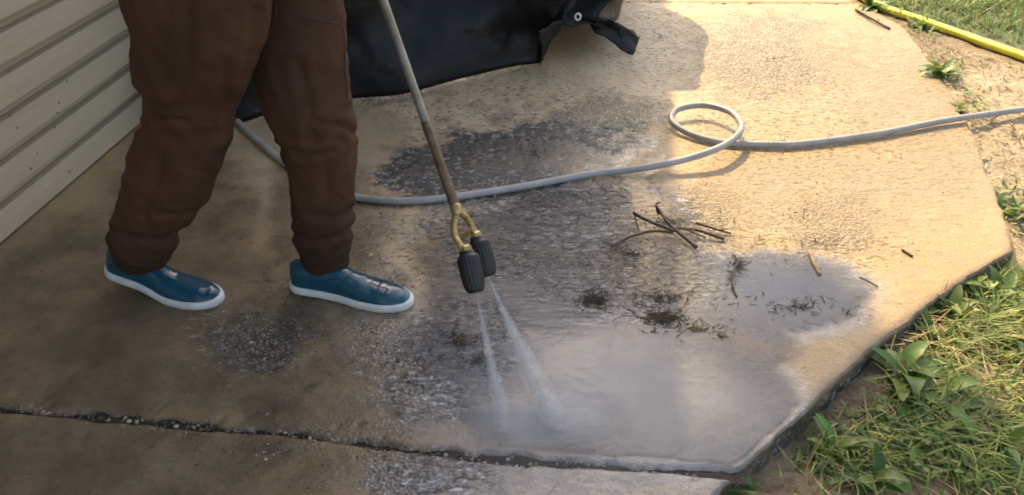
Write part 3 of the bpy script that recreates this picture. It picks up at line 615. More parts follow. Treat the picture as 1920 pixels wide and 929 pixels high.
tme = voxel('trousers', *tv, 0.006, 6)
co = np.empty(len(tme.vertices) * 3); tme.vertices.foreach_get('co', co); co = co.reshape(-1, 3)
nr = np.empty(len(tme.vertices) * 3); tme.vertex_normals.foreach_get('vector', nr) if hasattr(tme, 'vertex_normals') else None
nr = nr.reshape(-1, 3)
disp = np.zeros(len(co))
for i, c_ in enumerate(co):
    z = c_[2]
    wk = 0.4 + 0.1 * math.exp(-((z - 0.14) / 0.07) ** 2) + 0.75 * math.exp(-((z - 0.47) / 0.09) ** 2)
    q1 = 0.5 * mnoise.noise(Vector((c_[0] * 6, c_[1] * 6, z * 5 + 3)))
    v1 = mnoise.noise(Vector((c_[0] * 6, c_[1] * 6 + z * 5, z * 15 + c_[0] * 5 + q1 * 2.2))); v2 = mnoise.noise(Vector((c_[0] * 10 + 5, c_[1] * 10, z * 6)))
    v3 = mnoise.noise(Vector((c_[0] * 30, c_[1] * 30 + z * 25, z * 34)))
    v4 = mnoise.noise(Vector((c_[0] * 17 + z * 6, c_[1] * 17 - z * 4, z * 3.2 + 7))); v5 = mnoise.noise(Vector((c_[0] * 9 + z * 22, c_[1] * 9, z * 9 - c_[0] * 16)))
    disp[i] = 0.004 * wk * (0.25 - 2.0 * abs(v1)) + 0.007 * v2 + 0.0015 * v3 + 0.009 * (0.22 - abs(v4)) + 0.006 * wk * (0.2 - abs(v5))
tpx, tpy = proj(co[:, 0], co[:, 1], co[:, 2])
def groove(pts, depth=0.0055, w=6.0, ridge=0.5):
    d_ = np.full(len(co), 1e9); sg = np.zeros(len(co)); Pg = catmull(np.array([(a, b, 0.0) for a, b in pts]), 8)[:, :2]
    for p_, q_ in zip(Pg[:-1], Pg[1:]):
        v_ = q_ - p_; tt = np.clip(((tpx - p_[0]) * v_[0] + (tpy - p_[1]) * v_[1]) / (v_ @ v_ + 1e-9), 0, 1)
        dx, dy = tpx - p_[0] - tt * v_[0], tpy - p_[1] - tt * v_[1]; dd = np.hypot(dx, dy); d_ = np.minimum(d_, dd)
    disp[:] += -depth * np.exp(-(d_ / w) ** 2) + depth * ridge * np.exp(-((d_ - 2.4 * w) / (1.5 * w)) ** 2)
for g_ in ([(258, 234), (300, 222), (350, 224)], [(345, 436), (300, 452), (246, 446), (206, 432)], [(395, 385), (350, 402), (300, 404)],
           [(524, 276), (570, 290), (625, 284)], [(545, 440), (590, 452), (630, 444), (664, 428)], [(660, 392), (630, 408), (590, 404)], [(664, 250), (640, 236), (600, 232)]): groove(g_)
for g_ in ([(350, -20), (356, 60), (348, 140), (330, 200)], [(420, 120), (424, 180), (404, 250)], [(300, 300), (290, 350), (270, 400)], [(560, 120), (580, 200), (585, 260)], [(610, 300), (615, 360), (608, 400)], [(480, 20), (470, 90), (455, 150)]): groove(g_, 0.005, 9.0, 0.7)
co = co + nr * disp[:, None]
PO = np.array([-0.56, 1.62, 0.0])
tme.vertices.foreach_set('co', (co - PO).ravel()); tme.update()
tme.materials.clear(); tme.materials.append(M_trouser)

# body under the clothes: one continuous figure, hands closed on the lance
LT0 = At(857, 398, 1.45); LT1 = At(718, 0, 1.72); LD = (LT1 - LT0) / np.linalg.norm(LT1 - LT0)      # lance axis, upwards
gripA = LT0 + LD * 0.66; gripB = LT0 + LD * 0.98
sh_c = np.array([-0.44, 1.62, 1.43]); head_c = np.array([-0.36, 1.59, 1.69])
shR = sh_c + RIGHT * 0.19; shL = sh_c - RIGHT * 0.19
def cap(P, r): return tube(catmull(P, 4), np.interp(np.linspace(0, 1, (len(P) - 1) * 4 + 1), np.linspace(0, 1, len(P)), r), 14)
def mid_joint(a, b, bend, off): return (np.asarray(a) + np.asarray(b)) / 2 + np.asarray(bend) * off
def legpath(lst): return [At((l + r) / 2, py, d) for (l, r, py, d, _) in lst]
bp = [loft([ellring((-0.55, 1.65, 0.88), 0.08, 0.11), ellring((-0.54, 1.65, 0.95), 0.115, 0.155), ellring((-0.52, 1.645, 1.1), 0.1, 0.135), ellring((-0.48, 1.63, 1.28), 0.115, 0.165), ellring((-0.45, 1.62, 1.4), 0.1, 0.18), ellring((-0.435, 1.615, 1.47), 0.06, 0.1), ellring((-0.41, 1.61, 1.53), 0.055, 0.058), ellring((-0.39, 1.6, 1.6), 0.054, 0.056)])]
# head with brow, nose, chin, ears
hr = []
for z_, f0, rf, rw in [(-0.115, 0.035, 0.04, 0.03), (-0.1, 0.028, 0.066, 0.05), (-0.06, 0.012, 0.084, 0.064), (-0.01, 0.004, 0.092, 0.072), (0.04, -0.002, 0.097, 0.077), (0.08, -0.006, 0.088, 0.07), (0.11, -0.01, 0.06, 0.05), (0.122, -0.01, 0.025, 0.02)]:
    hr.append(ellring(head_c + FACE * f0 + np.array([0, 0, z_]), rf, rw))
bp.append(loft(hr))
bp.append(cap([head_c + FACE * 0.088 + [0, 0, 0.02], head_c + FACE * 0.108 + [0, 0, -0.022], head_c + FACE * 0.092 + [0, 0, -0.034]], [0.008, 0.014, 0.01]))
bp.append(cap([head_c + FACE * 0.088 - RIGHT * 0.022 + [0, 0, -0.062], head_c + FACE * 0.098 + [0, 0, -0.06], head_c + FACE * 0.088 + RIGHT * 0.022 + [0, 0, -0.062]], [0.006, 0.008, 0.006]))
bp.append(cap([head_c + FACE * 0.085 - RIGHT * 0.04 + [0, 0, 0.026], head_c + FACE * 0.096 + [0, 0, 0.03], head_c + FACE * 0.085 + RIGHT * 0.04 + [0, 0, 0.026]], [0.008, 0.01, 0.008]))
for s_ in (1, -1):
    e_ = head_c + RIGHT * 0.078 * s_ - FACE * 0.005
    bp.append(cap([e_ + [0, 0, 0.028], e_ + RIGHT * 0.012 * s_ - FACE * 0.012 + [0, 0, 0.01], e_ + [0, 0, -0.028]], [0.009, 0.013, 0.008]))
for (sh, gp, out) in ((shR, gripB, RIGHT * 0.5 - FACE * 0.4 + np.array([0, 0, -0.7])), (shL, gripA, -RIGHT * 0.6 + np.array([0, 0, -0.5]))):
    axis = LD; toarm = sh - gp; toarm -= axis * toarm.dot(axis); toarm /= np.linalg.norm(toarm); side = np.cross(axis, toarm)
    palm = gp + toarm * 0.032; wrist = palm + toarm * 0.075 + np.array([0, 0, 0.01])
    el = mid_joint(sh, wrist, out, 0.17)
    bp.append(cap([sh, mid_joint(sh, el, [0, 0, 0], 0), el, mid_joint(el, wrist, [0, 0, 0], 0), wrist], [0.058, 0.05, 0.042, 0.037, 0.027]))
    bp.append(cap([wrist, palm + toarm * 0.035, palm], [0.027, 0.036, 0.036]))
    for fi, (fo, fl) in enumerate(((-0.032, 0.9), (-0.011, 1.0), (0.011, 0.95), (0.031, 0.78))):   # four fingers wrap the tube
        b0 = palm + axis * fo; pts = []
        for q_, rr_ in ((0.0, 0.034), (1.0, 0.031), (1.9, 0.027), (2.7, 0.025)):
            an = q_ * fl; pts.append(gp + axis * fo + (toarm * math.cos(an) + side * math.sin(an)) * rr_)
        bp.append(cap(pts, [0.0105, 0.0098, 0.009, 0.008]))
    th = []
    for q_, rr_, fo in ((0.0, 0.036, -0.03), (-0.8, 0.034, -0.042), (-1.6, 0.029, -0.04), (-2.3, 0.026, -0.03)):
        th.append(gp + axis * fo + (toarm * math.cos(q_) + side * math.sin(q_)) * rr_)
    bp.append(cap(th, [0.014, 0.0125, 0.0105, 0.009]))
hipA = np.array([-0.575, 1.58, 0.86]); hipB = np.array([-0.52, 1.72, 0.86])
for lst, hip in ((legA, hipA), (legB, hipB)):
    lp = legpath(lst); ank = lp[0]; knee = lp[8]
    bp.append(cap([hip, mid_joint(hip, knee, [0, 0, 0], 0), knee, mid_joint(knee, ank, -FACE, 0.012), ank], [0.07, 0.058, 0.048, 0.046, 0.034]))
bme = voxel('person', *merge(bp), 0.0055, 3)
bc = np.empty(len(bme.vertices) * 3); bme.vertices.foreach_get('co', bc); bme.vertices.foreach_set('co', (bc.reshape(-1, 3) - PO).ravel()); bme.update()
bme.materials.clear()
person = link('person', bme, M_skin, label='person in baggy brown trousers and blue slip-on shoes holding a spray lance', cat='person'); person.location = PO
link('trousers', tme, None, person)
# shirt
shirt_parts = [loft([ellring((-0.535, 1.65, 0.98), 0.15, 0.19), ellring((-0.52, 1.645, 1.1), 0.135, 0.175), ellring((-0.48, 1.63, 1.28), 0.135, 0.188), ellring((-0.45, 1.62, 1.4), 0.118, 0.2), ellring((-0.435, 1.615, 1.475), 0.072, 0.12), ellring((-0.425, 1.612, 1.5), 0.06, 0.07)])]
for (sh, gp, out) in ((shR, gripB, RIGHT * 0.5 - FACE * 0.4 + np.array([0, 0, -0.7])), (shL, gripA, -RIGHT * 0.6 + np.array([0, 0, -0.5]))):
    tw = sh - gp; tw /= np.linalg.norm(tw); el = mid_joint(sh, gp + tw * 0.1, out, 0.17); shirt_parts.append(cap([sh - (el - sh) * 0.1, sh, sh + (el - sh) * 0.75], [0.07, 0.075, 0.068]))
sme = voxel('shirt', *merge(shirt_parts), 0.009, 4)
bc = np.empty(len(sme.vertices) * 3); sme.vertices.foreach_get('co', bc); sme.vertices.foreach_set('co', (bc.reshape(-1, 3) - PO).ravel()); sme.update(); sme.materials.clear()
link('shirt', sme, M_shirt, person)
hh = []
for z_, f0, rf, rw in [(-0.03, -0.045, 0.056, 0.07), (0.02, -0.035, 0.072, 0.08), (0.06, -0.02, 0.09, 0.082), (0.095, -0.012, 0.085, 0.072), (0.12, -0.012, 0.058, 0.05), (0.134, -0.012, 0.02, 0.018)]:
    hh.append(ellring(head_c + FACE * f0 + np.array([0, 0, z_]), rf, rw))
addpart('hair', loft(hh), M_hair, person, PO, True)
for s_ in (1, -1):
    ec = head_c + FACE * 0.086 + RIGHT * 0.03 * s_ + np.array([0, 0, 0.006]); V_ = ICOV * 0.011 + ec
    addpart('eye', (V_, [], ICOF), M_sole, person, PO, True)
# seams: outer seam and pocket edge follow the cloth
from mathutils.bvhtree import BVHTree
bvh = BVHTree.FromPolygons([Vector(c_) for c_ in co], [tuple(p.vertices) for p in tme.polygons])
def onto(px, py):
    d = Vector(ray(px, py)).normalized(); hit = bvh.ray_cast(Vector((0, 0, H)), d)
    return np.array(hit[0]) + np.array(hit[1]) * 0.0008 if hit[0] is not None else None
def seam(name, pts, r, mat=M_seam):
    pp = [onto(*p) for p in pts]; pp = [p for p in pp if p is not None]
    if len(pp) > 2: addpart(name, tube(catmull(pp, 4), r, 6), mat, person, PO, True)
seam('pocket_seam', [(640, 35), (645, 65), (647, 95), (646, 125), (648, 145), (651, 165), (650, 183)], 0.0022)
seam('pocket_seam', [(560, 28), (590, 36), (615, 42), (638, 44)], 0.0016)
seam('fly_seam', [(515, 4), (517, 18), (516, 34)], 0.002)
seam('pocket_seam', [(256, 150), (268, 158), (284, 160), (300, 158)], 0.0018)
seam('hem', [(212, 486), (235, 493), (265, 497), (295, 497), (318, 492)], 0.0026, M_trouser)
seam('hem', [(566, 490), (590, 499), (615, 502), (640, 498), (655, 490)], 0.0026, M_trouser)
seam('pocket_seam', [(254, 72), (272, 76), (296, 80)], 0.0018)

# shoes
def shoe(heel, toe, lift, ball=0.70):
    """slip-on shoe from heel to toe (ground points); lift raises the heel, the shoe bending at the ball"""
    heel = np.asarray(heel, float); toe = np.asarray(toe, float); ax = toe - heel; ax[2] = 0; L = np.linalg.norm(ax); ax /= L; sd = np.array([-ax[1], ax[0], 0])
    xs = np.concatenate([np.linspace(0, 0.12, 8), np.linspace(0.15, 0.85, 22), np.linspace(0.87, 1.0, 10)])
    def half(s):
        b = np.interp(s, [0, .12, .3, .45, .62, .76, .9, 1], [.034, .037, .035, .037, .046, .048, .041, .036])
        e = np.where(s < 0.1, np.sqrt(np.clip(1 - (1 - s / 0.1) ** 2, 0, 1)), 1) * np.where(s > 0.8, np.sqrt(np.clip(1 - ((s - 0.8) / 0.2) ** 2.4, 0, 1)), 1)
        return b * e
    def height(s): return np.interp(s, [0, .05, .15, .3, .42, .55, .7, .85, .95, 1], [.07, .082, .085, .088, .083, .068, .054, .046, .036, .016])
    def bend(x, y, z):
        # x, z: rotate the rear of the shoe up about the ball
        bx = ball * L; th = lift * sstep(0, 0.10, bx - x); xr = np.where(x < bx, bx + (x - bx) * np.cos(th) - z * np.sin(-th), x); zr = np.where(x < bx, z * np.cos(th) + (bx - x) * np.sin(th), z)
        return xr, zr
    def world(x, y, z):
        xr, zr = bend(x, y, z); return heel + ax * xr[..., None] + sd * y[..., None] + np.array([0, 0, 1]) * zr[..., None]
    off = 0.0035; up = []; a = np.linspace(0, math.pi, 25)
    for s in xs:
        w = half(s) - 0.0025 if half(s) > 0.006 else half(s); w = max(w, 0.001); h = height(s); z0 = 0.02
        yy = np.cos(a) * w; hh_ = np.maximum(np.sin(a), 0) ** 0.72 * (h - z0)
        wr = 0.0022 * math.sin(s * 95) * math.exp(-((s - 0.68) / 0.07) ** 2) * np.sin(a) ** 2 + 0.0012 * math.sin(s * 60 + 1) * np.sin(a) * np.cos(a * 3)
        up.append(np.stack([np.full_like(a, s * L), yy, z0 - 0.004 + hh_ + wr], -1))
    U = np.stack(up); V = world(U[..., 0], U[..., 1], U[..., 2]).reshape(-1, 3); Q = grid_quads(25, len(xs))
    # vamp / collar piping
    sl = []; prof_ = [(-0.001, 0.0), (0.0025, 0.002), (0.004, 0.008), (0.0035, 0.018), (0.001, 0.0215), (-0.006, 0.0215)]
    outl = np.concatenate([np.stack([xs * L, half(xs)], -1), np.stack([xs[::-1] * L, -half(xs[::-1])], -1)[1:-1]])
    ctr = np.array([L * 0.5, 0]); n_ = len(outl)
    tg = np.roll(outl, -1, 0) - np.roll(outl, 1, 0); nm = np.stack([-tg[:, 1], tg[:, 0]], -1); nm /= np.linalg.norm(nm, axis=1)[:, None] + 1e-9
    sgn = np.sign(((outl - ctr) * nm).sum(1)); nm *= sgn[:, None]
    for o_, z_ in prof_:
        p = outl + nm * o_; sl.append(world(p[:, 0], p[:, 1], np.full(n_, z_)))
    SV = np.vstack(sl + [sl[0].mean(0)[None], sl[-1].mean(0)[None]]); SQ = grid_quads(n_, len(prof_), True)
    # triangulated bottom: strip across
    ST = []; nx_ = len(xs)
    for i in range(nx_ - 1):
        a0, a1 = i, i + 1; b0 = (2 * nx_ - 2 - i) % n_; b1 = (2 * nx_ - 3 - i) % n_
        if i == 0: b0 = 0
        if a1 == nx_ - 1: b1 = a1
        for tri in ((a0, a1, b1), (a0, b1, b0)):
            if len(set(tri)) == 3: ST.append(tri)
    so = addpart_base('shoe', (V, Q, []), M_shoe, person, PO)
    addpart('sole', (SV[:-2], SQ, ST), M_sole, so, PO, True)
    # instep seam and gore line
    k0 = [np.argmin(abs(xs - s)) for s in (0.5, 0.47, 0.42, 0.36)]
    ln = [V[np.argmin(abs(xs - s)) * 25 + j] + np.array([0, 0, 0.001]) for s, j in ((0.36, 4), (0.44, 6), (0.5, 9), (0.52, 12), (0.5, 15), (0.44, 18), (0.36, 20))]
    addpart('stitching', tube(catmull(ln, 5), 0.0013, 6), M_shoe, so, PO, True)
    return so
def addpart_base(name, geo, mat, parent, origin):
    me = mesh_arrays(name, place(geo[0], origin), geo[1], geo[2], True); return link(name, me, mat, parent)
hB = G(548, 541, 0.0); tB = G(772, 581, 0.0)
shoe(hB + [0, 0.012, 0], tB + [0.0, 0.016, 0], 0.02)
tA = G(414, 573, 0.0); hA = tA - FACE * 0.315
shoe(hA + [0, 0.01, 0], tA + [0, 0.01, 0], 0.235, 0.66)

# ------------------------------------------------------------------ pressure washer lance
M_lance = NT('worn_lance_metal'); _t = M_lance
_t.p(Base_Color=_t.ramp(_t.noise(11, 5, 0.7), [(0.3, (0.17, 0.12, 0.07)), (0.55, (0.3, 0.27, 0.2)), (0.75, (0.36, 0.36, 0.31))]), Metallic=0.45, Roughness=_t.ramp(_t.noise(60, 4), [(0.3, 0.32), (0.7, 0.55)]), Normal=_t.bump(_t.noise(90, 3), 0.2, 0.002)); M_lance = M_lance.m
M_brass = simple('dull_brass', (0.42, 0.3, 0.13), 0.38, 70, 0.35, 0.2, 0.002, Metallic=0.75)
M_black = simple('black_rubber', (0.016, 0.015, 0.015), 0.48, 40, 0.3, 0.2, 0.002)
lo = LT0.copy()
lance = empty('spray_lance', lo, label='long metal pressure washer lance with twin black nozzles held by the person', cat='spray lance')
addpart('tube', tube([LT0, LT0 + LD * 0.25, LT0 + LD * 0.5, LT0 + LD * 0.85], [0.0095, 0.0095, 0.0098, 0.0098], 16), M_lance, lance, lo, True)
addpart('sleeve', tube([LT0 + LD * 0.015, LT0 + LD * 0.02, LT0 + LD * 0.2, LT0 + LD * 0.205], [0.0096, 0.0106, 0.0104, 0.0096], 16), simple('rusty_sleeve', (0.16, 0.105, 0.06), 0.5, 40, 0.4, 0.3, 0.002, Metallic=0.4), lance, lo, True)
addpart('handle', tube([LT0 + LD * 0.83, LT0 + LD * 0.85, LT0 + LD * 1.06, LT0 + LD * 1.12], [0.013, 0.016, 0.0165, 0.013], 16), M_black, lance, lo, True)
addpart('collar', tube([LT0 - LD * 0.008, LT0 - LD * 0.004, LT0 + LD * 0.014, LT0 + LD * 0.018], [0.010, 0.0125, 0.0125, 0.0105], 12), M_brass, lance, lo, True)
n1t, n1b = At(874, 470, 1.385), At(893, 549, 1.335); n2t, n2b = At(894, 444, 1.45), At(915, 519, 1.40)
d1 = (n1b - n1t) / np.linalg.norm(n1b - n1t); d2 = (n2b - n2t) / np.linalg.norm(n2b - n2t)
addpart('fork_arm', tube(catmull([LT0, At(851, 420, 1.43), At(853, 443, 1.41), At(864, 462, 1.39), n1t + d1 * 0.01], 6), 0.0074, 12), M_brass, lance, lo, True)
addpart('fork_arm', tube(catmull([LT0, At(870, 404, 1.46), At(880, 418, 1.462), At(888, 433, 1.457), n2t + d2 * 0.01], 6), 0.0074, 12), M_brass, lance, lo, True)
def nozzle(t, d, L, r):
    seg = 72; an = np.linspace(0, 2 * math.pi, seg, endpoint=False); ref = np.array([1., 0, 0]); N = np.cross(d, ref); N /= np.linalg.norm(N); B = np.cross(d, N)
    st = [(0, .35, 0), (0.0, .62, 0), (.06, .66, 0), (.10, .72, 0), (.12, .88, 0), (.16, .95, .4), (.22, 1, 1), (.6, 1.0, 1), (.78, .96, 1), (.88, .88, .6), (.94, .8, .1), (.985, .66, 0), (1.0, .5, 0), (1.0, .25, 0), (.97, .2, 0)]
    V = []
    for s, rr, g in st:
        rad = r * rr * (1 - 0.085 * g * (np.cos(an * 18) > -0.2))
        V.append(t + d * s * L + rad[:, None] * (np.cos(an)[:, None] * N + np.sin(an)[:, None] * B))
    V = np.vstack(V + [t[None], (t + d * L * 0.97)[None]]); n = len(st); j = np.arange(seg); j2 = (j + 1) % seg
    return V, grid_quads(seg, n, True), np.vstack([np.stack([np.full(seg, n * seg), j2, j], -1), np.stack([np.full(seg, n * seg + 1), (n - 1) * seg + j, (n - 1) * seg + j2], -1)])
for (t_, d_, b_) in ((n1t, d1, n1b), (n2t, d2, n2b)):
    Lz = np.linalg.norm(b_ - t_); no = addpart('nozzle', nozzle(t_, d_, Lz, 0.0245), M_black, lance, lo, True)
    addpart('fitting', tube([t_ - d_ * 0.012, t_ - d_ * 0.008, t_ + d_ * 0.004, t_ + d_ * 0.01], [0.009, 0.013, 0.0145, 0.0145], 6), M_brass, no, lo, False)
# bracket plate between the arms
b0, b1, b2, b3 = At(858, 452, 1.405), At(866, 438, 1.42), At(884, 425, 1.455), At(879, 441, 1.445)
bm_ = np.array([b0, b1, b2, b3]); nb = np.cross(b1 - b0, b2 - b0); nb /= np.linalg.norm(nb)
addpart('bracket', (np.vstack([bm_ + nb * 0.0015, bm_ - nb * 0.0015]), [(0, 1, 2, 3), (7, 6, 5, 4), (0, 4, 5, 1), (1, 5, 6, 2), (2, 6, 7, 3), (3, 7, 4, 0)], []), M_brass, lance, lo)

# ------------------------------------------------------------------ hoses
M_hose = NT('grey_hose'); _t = M_hose
_t.p(Base_Color=_t.ramp(_t.noise(14, 5, 0.65), [(0.3, (0.25, 0.235, 0.22)), (0.7, (0.42, 0.4, 0.385))]), Roughness=0.38, Normal=_t.bump(_t.noise(120, 3), 0.15, 0.002)); M_hose = M_hose.m
hp = [(2250, 178, -.01), (2050, 190, .008), (1925, 205, .014), (1780, 225, .016), (1650, 250, .013), (1500, 270, .0125), (1385, 270, .0125), (1330, 263, .013), (1285, 247, .017), (1259, 226, .028), (1272, 205, .036), (1322, 198, .042), (1370, 211, .05), (1390, 238, .055), (1374, 262, .054), (1335, 283, .05),
      (1265, 304, .032), (1180, 319, .016), (1100, 328, .0125), (980, 350, .0125), (870, 367, .0125), (790, 376, .0125), (720, 376, .0125), (660, 368, .0125), (600, 346, .0125), (535, 306, .0125), (480, 261, .0125), (437, 219, .0125), (400, 170, .0125), (372, 130, .0125)]
HP = catmull([G(a, b, c) for a, b, c in hp], 10); ho = G(1100, 328)
hose = empty('pressure_hose', ho, label='grey high-pressure hose with one loop lying across the concrete', cat='hose')
addpart('hose_line', tube(HP, 0.0112, 14), M_hose, hose, ho, True)
M_yellow = simple('yellow_hose', (0.78, 0.75, 0.07), 0.45, 9, 0.18, 0.25, 0.004)
yp = [(1600, -16), (1650, 12), (1720, 36), (1800, 64), (1870, 89), (1935, 112), (2060, 160), (2250, 240)]
YP = []
for a, b in yp:
    g = G(a, b); zz = float(ground_z(np.array([g[0]]), np.array([g[1]]))[0]); YP.append(G(a, b, zz + 0.02))
yo = YP[4]
yel = empty('garden_hose', yo, label='bright yellow hose lying along the lawn edge', cat='hose')
yv, yq, yt = tube(catmull(YP, 8), 0.0215, 16); ctr = np.repeat(catmull(YP, 8)[:, 2], 16); yv[:len(ctr), 2] = ctr + (yv[:len(ctr), 2] - ctr) * 0.8
addpart('hose_line', (yv, yq, yt), M_yellow, yel, yo, True)

# ------------------------------------------------------------------ tarp-covered item
M_tarp = NT('black_tarp'); _t = M_tarp
_t.p(Base_Color=_t.ramp(_t.noise(5, 5, 0.6), [(0.35, (0.004, 0.0042, 0.005)), (0.7, (0.008, 0.008, 0.0095))]), Specular_IOR_Level=0.26, Roughness=_t.ramp(_t.noise(12, 4), [(0.3, 0.34), (0.7, 0.55)]), Normal=_t.bump(_t.math('ADD', _t.noise(16, 4), _t.math('MULTIPLY', _t.noise(300, 2), 0.08)), 0.3, 0.012)); M_tarp = M_tarp.m
def Bp(px, py, z): return G(px, py, z)
B = [wall_x(3.4), 3.4, 0.0], [wall_x(2.75) + 0.06, 2.78, 0.0], Bp(430, 232, 0), Bp(540, 208, 0), Bp(660, 186, 0), Bp(760, 176, 0), Bp(860, 153, 0), Bp(960, 131, 0), Bp(1006, 122, 0), Bp(1016, 100, 0.03), Bp(1030, 66, 0.11), Bp(1062, 38, 0.16), Bp(1100, 38, 0.16), Bp(1148, 44, 0.13), (0.50, 3.75, 0.05), (0.55, 4.2, 0.02), (0.50, 4.7, 0.0), (0.0, 4.9, 0.0)
T = (-1.2, 3.6, 1.0), (-1.18, 3.2, 1.0), (-1.0, 3.1, 1.02), (-0.8, 3.12, 1.03), (-0.62, 3.18, 1.03), (-0.42, 3.25, 1.03), (-0.24, 3.3, 1.03), (-0.05, 3.36, 1.02), (0.08, 3.42, 1.02), (0.16, 3.5, 1.02), (0.22, 3.62, 1.02), (0.3, 3.76, 1.01), (0.4, 3.92, 1.0), (0.5, 4.02, 1.0), (0.58, 4.12, 0.98), (0.58, 4.35, 0.95), (0.48, 4.6, 0.95), (0.0, 4.8, 0.95)
Bc = catmull(np.array(B, float), 8); Tc = catmull(np.array(T, float), 8); nC = len(Bc); nR = 44
rows = []
cc = np.linspace(0, 1, nC)
tang = np.gradient(Tc, axis=0); outn = np.stack([tang[:, 1], -tang[:, 0], 0 * tang[:, 0]], -1); outn /= np.linalg.norm(outn, axis=1)[:, None]
for r_ in np.linspace(0, 1, nR):
    p = Bc * (1 - r_) + Tc * r_
    fold = 0.075 * np.sin(cc * 46 + 2.5 * r_ + 3 * np.sin(cc * 9)) * (1 - 0.6 * r_) * min(1, r_ * 6 + 0.25) * (0.35 + fbm(cc * 10, cc * 0 + r_, 1, 3, 4))
    diag = 0.13 * np.sin((cc * 22 - r_ * 7)) * math.sin(math.pi * r_)
    fine = 0.085 * (fbm(cc * 34 + r_ * 5, cc * 0 + r_ * 7, 1.0, 4, 9) - 0.5) * min(1, r_ * 8)
    p = p + outn * (fold + diag * 0.8 + fine + 0.05 * math.sin(math.pi * r_))[:, None]
    if r_ == 0: p[:, 2] = np.maximum(p[:, 2], 0.006)
    p[:, 2] = np.maximum(p[:, 2], 0.005); rows.append(p)
topc = np.array([-0.25, 4.1, 1.08])
for r_ in (0.1, 0.3, 0.6, 0.95): rows.append(rows[nR - 1] * (1 - r_) + topc * r_ + np.array([0, 0, 0.03 * math.sin(r_ * 3)]))
to = np.array([-0.2, 3.6, 0.0])
tarp = empty('tarp_cover', to, label='black tarp draped over a bulky item against the house', cat='tarp')
dme = mesh_arrays('drape', place(np.vstack(rows), to), grid_quads(nC, len(rows))); dr = link('drape', dme, M_tarp, tarp)
sm = dr.modifiers.new('thickness', 'SOLIDIFY'); sm.thickness = 0.003
def sheet(name, quadpts, parent, nu=14, nv=10, wave=0.012, seed=0):
    a, b, c, d = (np.asarray(q_, float) for q_ in quadpts); u, v = np.meshgrid(np.linspace(0, 1, nu), np.linspace(0, 1, nv))
    u_, v_ = u[..., None], v[..., None]; Pq = a * (1 - u_) * (1 - v_) + b * u_ * (1 - v_) + c * u_ * v_ + d * (1 - u_) * v_
    nn = np.cross(b - a, d - a); nn /= np.linalg.norm(nn); Pq = Pq + nn * ((fbm(u * 3, v * 3, 1.2, 3, seed) - 0.5) * 2 * wave)[..., None]
    me = mesh_arrays(name, place(Pq.reshape(-1, 3), to), grid_quads(nu, nv)); o = link(name, me, M_tarp, parent); s = o.modifiers.new('thickness', 'SOLIDIFY'); s.thickness = 0.004; return o
flap = sheet('flap', [G(1052, 44, 0.17), G(1150, 50, 0.12), At(1140, -60, 3.62), At(1050, -60, 3.5)], tarp, wave=0.03, seed=3)
sheet('corner_fold', [G(1100, 44, 0.14), G(1188, 104, 0.006), G(1200, 70, 0.05), G(1148, 40, 0.16)], tarp, wave=0.035, seed=8)
sheet('corner_fold', [G(1012, 122, 0.005), G(1030, 78, 0.07), G(1062, 34, 0.19), G(1015, 60, 0.2)], tarp, wave=0.02, seed=5)
gc = At(1083, 30, G(1083, 30, 0.19)[1] - 0.03)
an = np.linspace(0, 2 * math.pi, 21)[:-1]; rg = [gc + np.array([math.cos(a) * 0.0105, -0.012, math.sin(a) * 0.0125]) for a in np.append(an, an[:1])]
gv, gq, gt = tube(rg, 0.0042, 8); addpart('grommet', (gv, gq, gt), simple('pale_metal', (0.75, 0.73, 0.68), 0.35, 40, 0.1, 0, Metallic=0.2), flap, to, True)

# ------------------------------------------------------------------ twigs
M_twig = simple('wet_bark', (0.075, 0.045, 0.03), 0.5, 60, 0.4, 0.5, 0.003)
M_twig2 = simple('dry_stick', (0.36, 0.24, 0.13), 0.7, 60, 0.3, 0.4, 0.003)
def twig(pts, r0, r1, z, label, group=None, mat=M_twig, nubs=2):
    P_ = [G(px, py, z + dz) for px, py, dz in pts]; P_ = catmull(P_, 6); P_[:, :2] += (np.stack([fbm(P_[:, 0], P_[:, 1], 40, 2, 2), fbm(P_[:, 1], P_[:, 0], 40, 2, 3)], -1) - 0.5) * 0.006
    o_ = P_[len(P_) // 2]; r0 *= 1.25; r1 *= 1.25; geo = [tube(P_, np.linspace(r0, r1, len(P_)), 7)]
    for k_ in range(nubs):
        i_ = int(len(P_) * (0.3 + 0.4 * rng.random())); d_ = rng.normal(0, 1, 3); d_[2] = abs(d_[2]) * 0.4; d_ /= np.linalg.norm(d_)
        geo.append(tube([P_[i_], P_[i_] + d_ * 0.012, P_[i_] + d_ * 0.022 + [0, 0, 0.002]], [r0 * 0.6, r0 * 0.5, r0 * 0.25], 5))
    v, q_, t_ = merge(geo); me = mesh_arrays('twig', place(v, o_), q_, t_); ob = link('twig', me, mat, None, label, 'twig', group); ob.location = o_
g_ = 'twigs in the tangle at the shadow edge'
twig([(1146, 462, 0), (1185, 443, .004), (1225, 434, .01), (1262, 436, .012)], .0028, .0035, .006, 'curved wet twig at the left end of the tangle, reaching into shade', g_)
twig([(1188, 400, .02), (1215, 414, .02), (1250, 428, .018), (1270, 434, .014)], .0042, .0036, .006, 'thick dark twig slanting down from the upper left of the tangle', g_)
twig([(1232, 388, .03), (1243, 405, .026), (1258, 424, .02), (1282, 444, .01), (1306, 465, 0)], .003, .0048, .007, 'long dark twig crossing the tangle steeply down to the right', g_)
twig([(1235, 402, .02), (1230, 384, .028), (1238, 380, .03)], .003, .002, .006, 'short forked stub sticking up at the top of the tangle', g_, nubs=1)
twig([(1262, 428, .014), (1300, 430, .012), (1335, 440, .006), (1358, 449, 0)], .003, .0042, .006, 'brown twig on the right of the tangle pointing into sunlight', g_)
